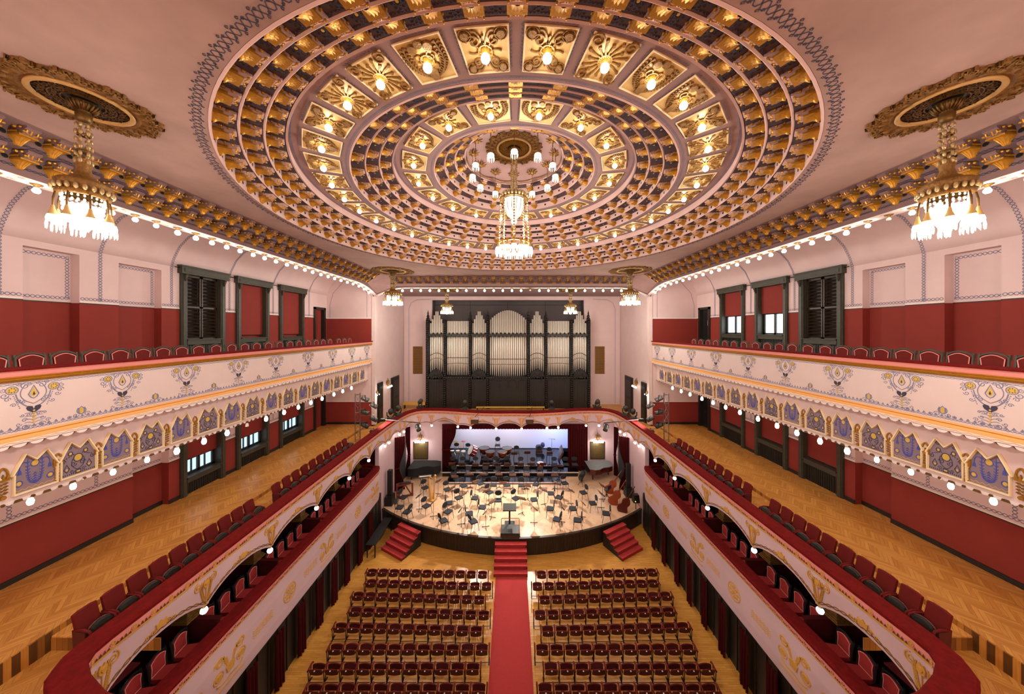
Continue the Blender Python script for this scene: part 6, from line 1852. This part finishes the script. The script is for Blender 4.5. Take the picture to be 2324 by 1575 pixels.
# percussion
def timp(label, x, y, k=1.0):
    o = thing('timpani', label, 'timpani', (x, y, 1.6), 0, 'copper timpani'); o.scale = (k, k, 1)
    MB().lathe([(.001, .22), (.16, .25), (.32, .42), (.38, .62), (.40, .76)], 20).build('kettle', M['copper'], o, True)
    MB().lathe([(.40, .76), (.43, .76), (.43, .80), (.40, .81)], 20).build('hoop', M['copper'], o); MB().lathe([(.001, .805), (.40, .80)], 20).build('drumhead', M['drumhead'], o)
    for i in range(4):
        a = pi / 4 + i * pi / 2
        MB().tube([(.43 * math.cos(a), .43 * math.sin(a), .78), (.40 * math.cos(a), .40 * math.sin(a), .4), (.22 * math.cos(a), .22 * math.sin(a), .05)], .022, 5).build('strut', M['copper'], o)
    MB().lathe([(.001, 0), (.26, 0), (.26, .06), (.001, .1)], 14).build('base', M['iron'], o)
    m = MB()
    for i in range(8):
        a = i * pi / 4; m.rod((.44 * math.cos(a), .44 * math.sin(a), .70), (.44 * math.cos(a), .44 * math.sin(a), .84), .012, 4)
    m.build('tuning_screws', M['chrome'], o)
timp('copper timpani at the rear left of the four, next to the bass drum', -2.5, 26.9, 1.15); timp('copper timpani at the front left of the four', -1.9, 26.1); timp('copper timpani at the front right of the four', -.85, 26.05); timp('copper timpani at the rear right of the four', -.45, 26.85, 1.1)
o = thing('bass_drum', 'big tilted red bass drum on its stand', 'drum', (-3.5, 26.5, 1.66))
R_ = Matrix.Rotation(.45, 3, 'Z') @ Matrix.Rotation(-1.05, 3, 'Y')
MB().lathe([(.42, -.24), (.42, .24)], 22, (0, 0, .62), R_).build('shell', M['drumred'], o, True)
MB().lathe([(.001, .245), (.42, .245), (.45, .25), (.45, .19), (.42, .19)], 22, (0, 0, .62), R_).lathe([(.001, -.245), (.42, -.245), (.45, -.25), (.45, -.19), (.42, -.19)], 22, (0, 0, .62), R_).build('hoop', M['drumred'], o, True)
MB().lathe([(.001, .252), (.41, .252)], 22, (0, 0, .62), R_).build('drumhead', M['paper'], o)
m = MB()
for i in range(10):
    a = 2 * pi * i / 10; p = R_ @ Vector((.455 * math.cos(a), .455 * math.sin(a), -.22)); q = R_ @ Vector((.455 * math.cos(a), .455 * math.sin(a), .22)); m.rod(p + Vector((0, 0, .62)), q + Vector((0, 0, .62)), .012, 4)
m.build('tension_rods', M['chrome'], o)
for s_ in (-1, 1): MB().tube([(s_ * .3, -.25, 0), (s_ * .25, 0, .4), (s_ * .3, .25, 0)], .02, 5).build('stand_leg', M['chrome'], o)
def small_drum(label, x, y, z, r, h, mt, zt):
    o = thing('snare_drum', label, 'drum', (x, y, z), 0, 'small drums')
    MB().lathe([(r, zt - h), (r, zt)], 16).build('shell', M[mt], o, True); MB().lathe([(r, zt - .02), (r + .015, zt - .02), (r + .015, zt + .01), (r, zt + .01)], 16).lathe([(r, zt - h), (r + .015, zt - h), (r + .015, zt - h + .03), (r, zt - h + .03)], 16).build('hoop', M['chrome'], o); MB().lathe([(.001, zt), (r, zt)], 16).build('drumhead', M['paper'], o)
    for i in range(3): MB().rod((r * .6 * math.cos(2.1 * i), r * .6 * math.sin(2.1 * i), zt - h), (.25 * math.cos(2.1 * i + .6), .25 * math.sin(2.1 * i + .6), 0), .01, 4).build('stand_leg', M['chrome'], o)
small_drum('snare drum on a stand left of the bass drum', -4.8, 26.45, 1.6, .18, .16, 'harp', .72); small_drum('pale small drum on the left edge of the platform', -5.3, 26.5, 1.6, .17, .12, 'steel', .7); small_drum('copper side drum among the chairs right of the timpani', 2.35, 24.75, 1.4, .27, .28, 'copper', .62); small_drum('little drum beside the bass drum', -4.3, 26.3, 1.6, .2, .1, 'paper', .75)
for i, (x, y, z_) in enumerate(((-4.55, 27.9, 1.0), (-5.3, 28.1, .9), (-4.62, 26.95, .95))):
    o = thing('cymbal_stand', 'cymbal on a chrome stand at the left back, %s one' % ('right-hand', 'left-hand', 'front')[i], 'cymbal', (x, y, 1.6), 0, 'cymbals')
    MB().rod((0, 0, 0), (0, 0, z_), .012).build('pole', M['chrome'], o); MB().lathe([(.001, z_ + .03), (.06, z_ + .02), (.22, z_)], 16).build('cymbal_disc', M['gold'] if i else M['drumred'], o, True)
    for k in range(3): MB().rod((0, 0, .3), (.22 * math.cos(2.1 * k), .22 * math.sin(2.1 * k), .01), .01, 4).build('leg', M['chrome'], o)
o = thing('xylophone_case', 'tall pale wooden case leaning at the right end of the percussion platform', 'instrument case', (4.15, 26.2, 1.6))
MB().obox((.15, .2, .55), (.10, 1.3, .85), Matrix.Rotation(.35, 3, 'Y') @ Matrix.Rotation(.15, 3, 'X')).build('case_body', M['wood'], o); MB().obox((.08, .2, .57), (.03, 1.2, .75), Matrix.Rotation(.35, 3, 'Y') @ Matrix.Rotation(.15, 3, 'X')).build('bar_row', M['steel'], o)
o = thing('microphone_stand', 'tall black microphone stand before the backdrop', 'microphone stand', (3.75, 28.2, 1.6))
MB().rod((0, 0, 0), (0, 0, 1.15), .015).build('pole', M['iron'], o); MB().rod((-.28, 0, 1.15), (.22, 0, 1.1), .012).build('boom', M['iron'], o)
MB().tube([(.22, 0, 1.1), (.32, 0, 1.08)], [.02, .03]).build('microphone', M['black'], o)
for k in range(3): MB().rod((0, 0, .12), (.25 * math.cos(2.1 * k), .25 * math.sin(2.1 * k), .01), .012, 4).build('foot', M['iron'], o)
o = thing('covered_drum', 'dark blue covered drum and stool shape at the right back', 'drum', (2.55, 28.2, 1.6))
MB().lathe([(.001, 0), (.3, 0), (.32, .4), (.28, .5), (.001, .52)], 14).build('cover', M['navy'], o, True); MB().ball((.35, 0, .55), .2, 10, 6, 1.3).build('bag', M['navy'], o, True)

# ================================================================ the organ
og = thing('pipe_organ', 'large dark carved pipe organ with seven bays of tin pipes', 'organ', (-.35, 28.9, 5.5))
posts = [-7.73, -6.07, -3.66, -1.97, 1.92, 3.61, 6.04, 7.69]
bays = [('peak', 8), ('flat', 13), ('peak', 8), ('arch', 18), ('peak', 8), ('flat', 13), ('peak', 8)]
ZI, ZM, ZP = 3.05, 7.07, 8.5               # impost, middle rail, top of the posts (above the organ floor)
MB().box(-7.75, 7.7, -.35, .9, 0, ZI - .1).build('lower_case', M['organ'], og)
MB().box(-7.75, 7.7, .62, .9, ZI - .1, 8.4).build('case_back', M['black'], og)
for i, x in enumerate(posts):
    m = MB().box(x - .13, x + .13, -.5, .1, 0, ZP)
    for k in range(40):
        z = .3 + k * .205
        if z < ZP: m.ball((x, -.5, z), .12, 7, 4, .72)
    m.build('carved_post', M['organ'], og, True)
    if i in (0, 2, 3, 4, 5, 7):
        MB().lathe([(.16, ZP), (.20, ZP + .1), (.11, ZP + .22), (.15, ZP + .34), (.07, ZP + .5), (.09, ZP + .6), (.02, ZP + .85), (.001, ZP + 1.0)], 8, (x, -.2, 0)).build('finial', M['organ'], og)
rail = MB().box(-7.7, 7.65, -.40, -.2, ZM - .14, ZM + .10)
k = 0; x = -7.55
while x < 7.5:
    rail.ball((x, -.42, ZM + .12), .10, 6, 4); rail.ball((x + .19, -.42, ZM - .14), .08, 6, 4); x += .38
rail.build('carved_middle_rail', M['organ'], og)
imp = MB().box(-7.75, 7.7, -.48, .2, ZI - .22, ZI + .02); x = -7.6
while x < 7.6:
    imp.ball((x, -.5, ZI - .08), .09, 6, 4); x += .24
imp.build('carved_impost', M['organ'], og)
for b, (kind, n) in enumerate(bays):
    x0, x1 = posts[b] + .14, posts[b + 1] - .14
    w_ = (x1 - x0) / n
    cx = (x0 + x1) / 2; hwb = (x1 - x0) / 2
    for i in range(n):
        x = x0 + w_ * (i + .5); t = (x - cx) / hwb
        top = {'peak': 9.5 - 1.5 * abs(t), 'flat': 8.38, 'arch': 9.42 - 1.0 * t * t}[kind]
        foot = {'peak': ZI + .42 * math.sqrt(max(0, 1 - t * t)) + .05, 'flat': ZI + .1, 'arch': ZI - .05 + .18 * t * t}[kind]
        mouth = {'peak': 5.12 - .28 * t * t, 'flat': 4.62 - .08 * t * t, 'arch': 4.50}[kind]
        r = w_ * .43
        MB().lathe([(r * .28, foot), (r, mouth - .32), (r, top), (r * .8, top)], 12, (x, -.08, 0)).build('organ_pipe', M['pipe'], og, True)
    mz = MB()
    for i in range(n):
        x = x0 + w_ * (i + .5); t = (x - cx) / hwb
        mouth = {'peak': 5.12 - .28 * t * t, 'flat': 4.62 - .08 * t * t, 'arch': 4.50}[kind]
        mz.box(x - w_ * .30, x + w_ * .30, -.08 - w_ * .5, -.08, mouth - .32, mouth - .27)
    mz.build('pipe_mouth_pattern', M['grey'], og)
    MB().tube([(x0 + (x1 - x0) * i / 10, -.16, {'peak': 5.3 - .28 * (i / 5 - 1) ** 2, 'flat': 4.86, 'arch': 4.72}[kind]) for i in range(11)], .03, 5).build('pipe_band', M['grey'], og)
    # carved crest under the pipes and the panelled lower case
    if kind == 'peak':
        m = MB(); fr = lambda u, v, h: Vector((cx + u, -.42 - h, ZI + v))
        A_ = [(hwb * math.cos(q), -.25 + .95 * math.sin(q)) for q in [pi * i / 14 for i in range(15)]]
        m.plate([(hwb, -.4)] + A_ + [(-hwb, -.4)], fr, .06)
        fr2 = lambda u, v, h: Vector((cx + u, -.48 - h, ZI + v))
        m.ribbon(A_, .10, fr2, .06)
        for s_ in (-1, 1):
            m.ribbon(spiral(s_ * .30, .12, .24, pi / 2, 1.6, s_), .07, fr2, .06); m.ribbon(spiral(s_ * .42, -.2, .14, 0, 1.3, -s_), .05, fr2, .05)
        m.disc(0, .70, .16, fr2, .12, 8); m.disc(0, .0, .14, fr2, .08, 8)
        m.build('carved_crest', M['organ'], og)
    m = MB()
    k = max(3, int((x1 - x0) / .22))
    for i in range(k + 1):
        x = x0 + (x1 - x0) * i / k
        m.box(x - .018, x + .018, -.39, -.35, .2, ZI - .4)
    m.build('case_batten', M['darkwood2'], og)
    if kind == 'arch':
        m = MB(); fr = lambda u, v, h: Vector((cx + u, -.36 - h, v))
        for q in range(4):
            u = -hwb + (q + .5) * hwb / 2
            m.ribbon([(u - .42, 2.0), (u - .42, 2.35)] + [(u + .42 * math.cos(pi - pi * j / 8), 2.35 + .34 * math.sin(pi * j / 8)) for j in range(9)] + [(u + .42, 2.0)], .09, fr, .07)
        m.build('carved_arcade', M['organ'], og)
for (lb, x0, x1, y) in (('yellow wooden cabinet on the organ balcony left of the organ', -10.4, -8.3, 28.5), ('pale wooden bench before the middle of the organ', -3.3, 3.0, 27.4)):
    o = thing('wooden_bench', lb, 'bench', (0, 0, 5.5))
    MB().box(x0, x1, y, y + .35, .35, .42 if x0 > -5 else .6).build('bench_top', M['goldpaint'], o)
    for x in (x0 + .1, x1 - .1): MB().box(x - .04, x + .04, y, y + .3, 0, .36).build('leg', M['darkwood'], o)

# ================================================================ stage lighting gear
mh = None
for i, (x, y, z, a) in enumerate(((-8.75, 21.5, 6.61, .4), (-8.55, 22.4, 6.61, .9), (-7.55, 24.55, 6.61, 1.3), (-3.8, 24.15, 6.61, .1), (3.2, 24.1, 6.61, -.2), (7.0, 24.45, 6.61, .5), (8.5, 22.3, 6.61, -.8), (8.75, 21.55, 6.61, -.3))):
    lb = 'black moving-head spotlight on the velvet rail around the stage, %s from the left' % nth(i)
    if mh is None:
        mh = thing('moving_head_light', lb, 'stage light', (x, y, z), a, 'moving-head lights')
        MB().box(-.24, .24, -.20, .20, 0, .16).build('base', M['lampbody'], mh)
        for s_ in (-1, 1): MB().tube([(s_ * .14, 0, .16), (s_ * .24, 0, .26), (s_ * .24, 0, .50)], .045, 6).build('yoke_arm', M['black'], mh, True)
        MB().lathe([(.001, -.22), (.13, -.20), (.17, -.06), (.17, .12), (.12, .22), (.001, .24)], 12, (0, 0, .52), Matrix.Rotation(.6, 3, 'X')).build('lamp_head', M['lampbody'], mh, True)
    else: dup(mh, (x, y, z), a, lb)
can = None
def can_light(loc, rz, tilt, label, silver=False):
    o = thing('spotlight', label, 'stage light', loc, rz, 'par cans and profile spots')
    R_ = Matrix.Rotation(pi / 2 + tilt, 3, 'Y')
    MB().lathe([(.001, -.28), (.10, -.27), (.13, -.16), (.15, .12), (.16, .22), (.13, .22), (.12, .12)], 12, (0, 0, -.25), R_).build('lamp_body', M['steel'] if silver else M['lampbody'], o, True)
    MB().lathe([(.001, .16), (.12, .16)], 12, (0, 0, -.25), R_).build('lens', M['chrome'], o)
    MB().tube([(0, -.18, -.25), (0, -.18, -.02), (0, 0, .02), (0, .18, -.02), (0, .18, -.25)], .018, 5).build('yoke', M['iron'], o)
    return o
for sx in (-1, 1):
    s_ = SIDE[sx]
    o = thing('lighting_truss', 'grey lattice lighting mast standing on the %s balcony near the stage' % s_, 'truss tower', (sx * 10.35, 20.15, ZS1))
    pts = [(-.17, -.14), (.17, -.14), (0, .16)]
    for x, y in pts: MB().rod((x, y, 0), (x, y, 3.25), .022, 6).build('upright_tube', M['steel'], o)
    m = MB()
    for k in range(6):
        z = .15 + k * .6
        for i in range(3):
            a, b = pts[i], pts[(i + 1) % 3]
            m.rod((a[0], a[1], z), (b[0], b[1], z), .013, 4); m.rod((a[0], a[1], z), (b[0], b[1], min(3.2, z + .6)), .009, 4)
    m.build('lattice_brace', M['steel'], o)
    for k, (dz, dx, sil) in enumerate(((3.05, .36, True), (2.6, .95, True), (2.15, .36, False), (1.7, .95, False), (1.25, .36, False), (.8, .95, False))):
        loc = (sx * (10.35 - dx), 20.3, ZS1 + dz)
        q = .6 if sx < 0 else pi - .6
        cl_ = can_light(loc, q, .55, '%s spotlight on the %s mast, %s from the top' % ('silver' if sil else 'black', s_, nth(k)), sil)
        v = Matrix.Rotation(-q, 3, 'Z') @ Vector((sx * (dx - .15), -.16, 0))
        MB().rod((0, 0, .02), v + Vector((0, 0, .02)), .018, 5).build('clamp_arm', M['steel'], cl_)
    lamp('SPOT', (sx * 9.7, 20.3, ZS1 + 2.4), PW['spot'], (1, .93, .84), .18, (sx * -1.5, 20.2, ST), math.radians(75), .8, 'stage_spot')
    o = thing('lamp_arm', 'thin black pole reaching out from the %s rail over the stage side' % s_, 'pole', (0, 0, 0))
    MB().rod((sx * 9.0, 20.9, 6.75), (sx * 6.25, 20.3, 6.68), .03, 6).build('pole_tube', M['black'], o); MB().box(min(sx * 8.9, sx * 9.2), max(sx * 8.9, sx * 9.2), 20.8, 21.0, 6.62, 6.8).build('clamp', M['iron'], o)
    can_light((sx * 6.4, 20.33, 6.60), -pi / 2 + sx * -.6, .7, 'black spotlight hanging from the tip of the %s pole' % s_)
for i, (x, xr) in enumerate(((-2.85, -2.2), (1.35, 1.6))):
    o = thing('flood_light', 'small black flood light on a rod before the stage parapet, %s one' % ('left', 'right')[i], 'stage light', (0, 0, 0), 0, 'flood lights over the stage')
    MB().rod((xr, 23.5, 6.95), (x, 22.85, 6.35), .02, 5).build('rod', M['iron'], o)
    MB().box(x - .28, x + .28, 22.7, 22.95, 5.85, 6.12).build('housing', M['lampbody'], o); MB().tube([(x - .3, 22.8, 6.0), (x - .3, 22.8, 6.36), (x + .3, 22.8, 6.36), (x + .3, 22.8, 6.0)], .012, 5).build('bracket', M['iron'], o)
    MB().box(x - .24, x + .24, 22.69, 22.70, 5.88, 6.09).build('glass', M['chrome'], o)
    lamp('SPOT', (x, 22.6, 5.9), PW['spot'] * .55, (1, .94, .88), .15, (x * .8, 19.5, ST), math.radians(115), .8, 'flood_beam')
# lamps behind the valance: white on the backdrop, blue from the right
for x in (-4.0, 0.0, 4.0): lamp('AREA', (x, 27.6, 5.0), 100, (.90, .90, 1.0), 1.5, (x, 29.5, 2.6), name='backdrop_lamp')
# sconces added on the unseen rear wall to brighten the near balconies
for x in (-9.5, -3.5, 3.5, 9.5):
    for z, k in ((14.6, 1.0), (8.2, .8)):
        sconce('added gilded sconce on the unseen rear wall, %s level, %s side, %s one' % ('upper' if z > 12 else 'lower', 'left' if x < 0 else 'right', 'outer' if abs(x) > 5 else 'inner'), (x, YR + .02, z), pi / 2, k)
        lamp('POINT', (x, YR + .7, z - .2), PW['big'] * .45, size=.25, name='sconce_light')  # added fill light in front of each made-up rear sconce
lamp('SPOT', (5.6, 26.6, 5.0), 520, (.12, .34, 1.0), .15, (4.6, 28.6, 1.7), math.radians(95), .9, 'blue_backstage_lamp')
lamp('SPOT', (4.6, 23.2, 5.2), 150, (.1, .3, 1.0), .15, (2.6, 24.4, 1.2), math.radians(60), .9, 'blue_riser_lamp')
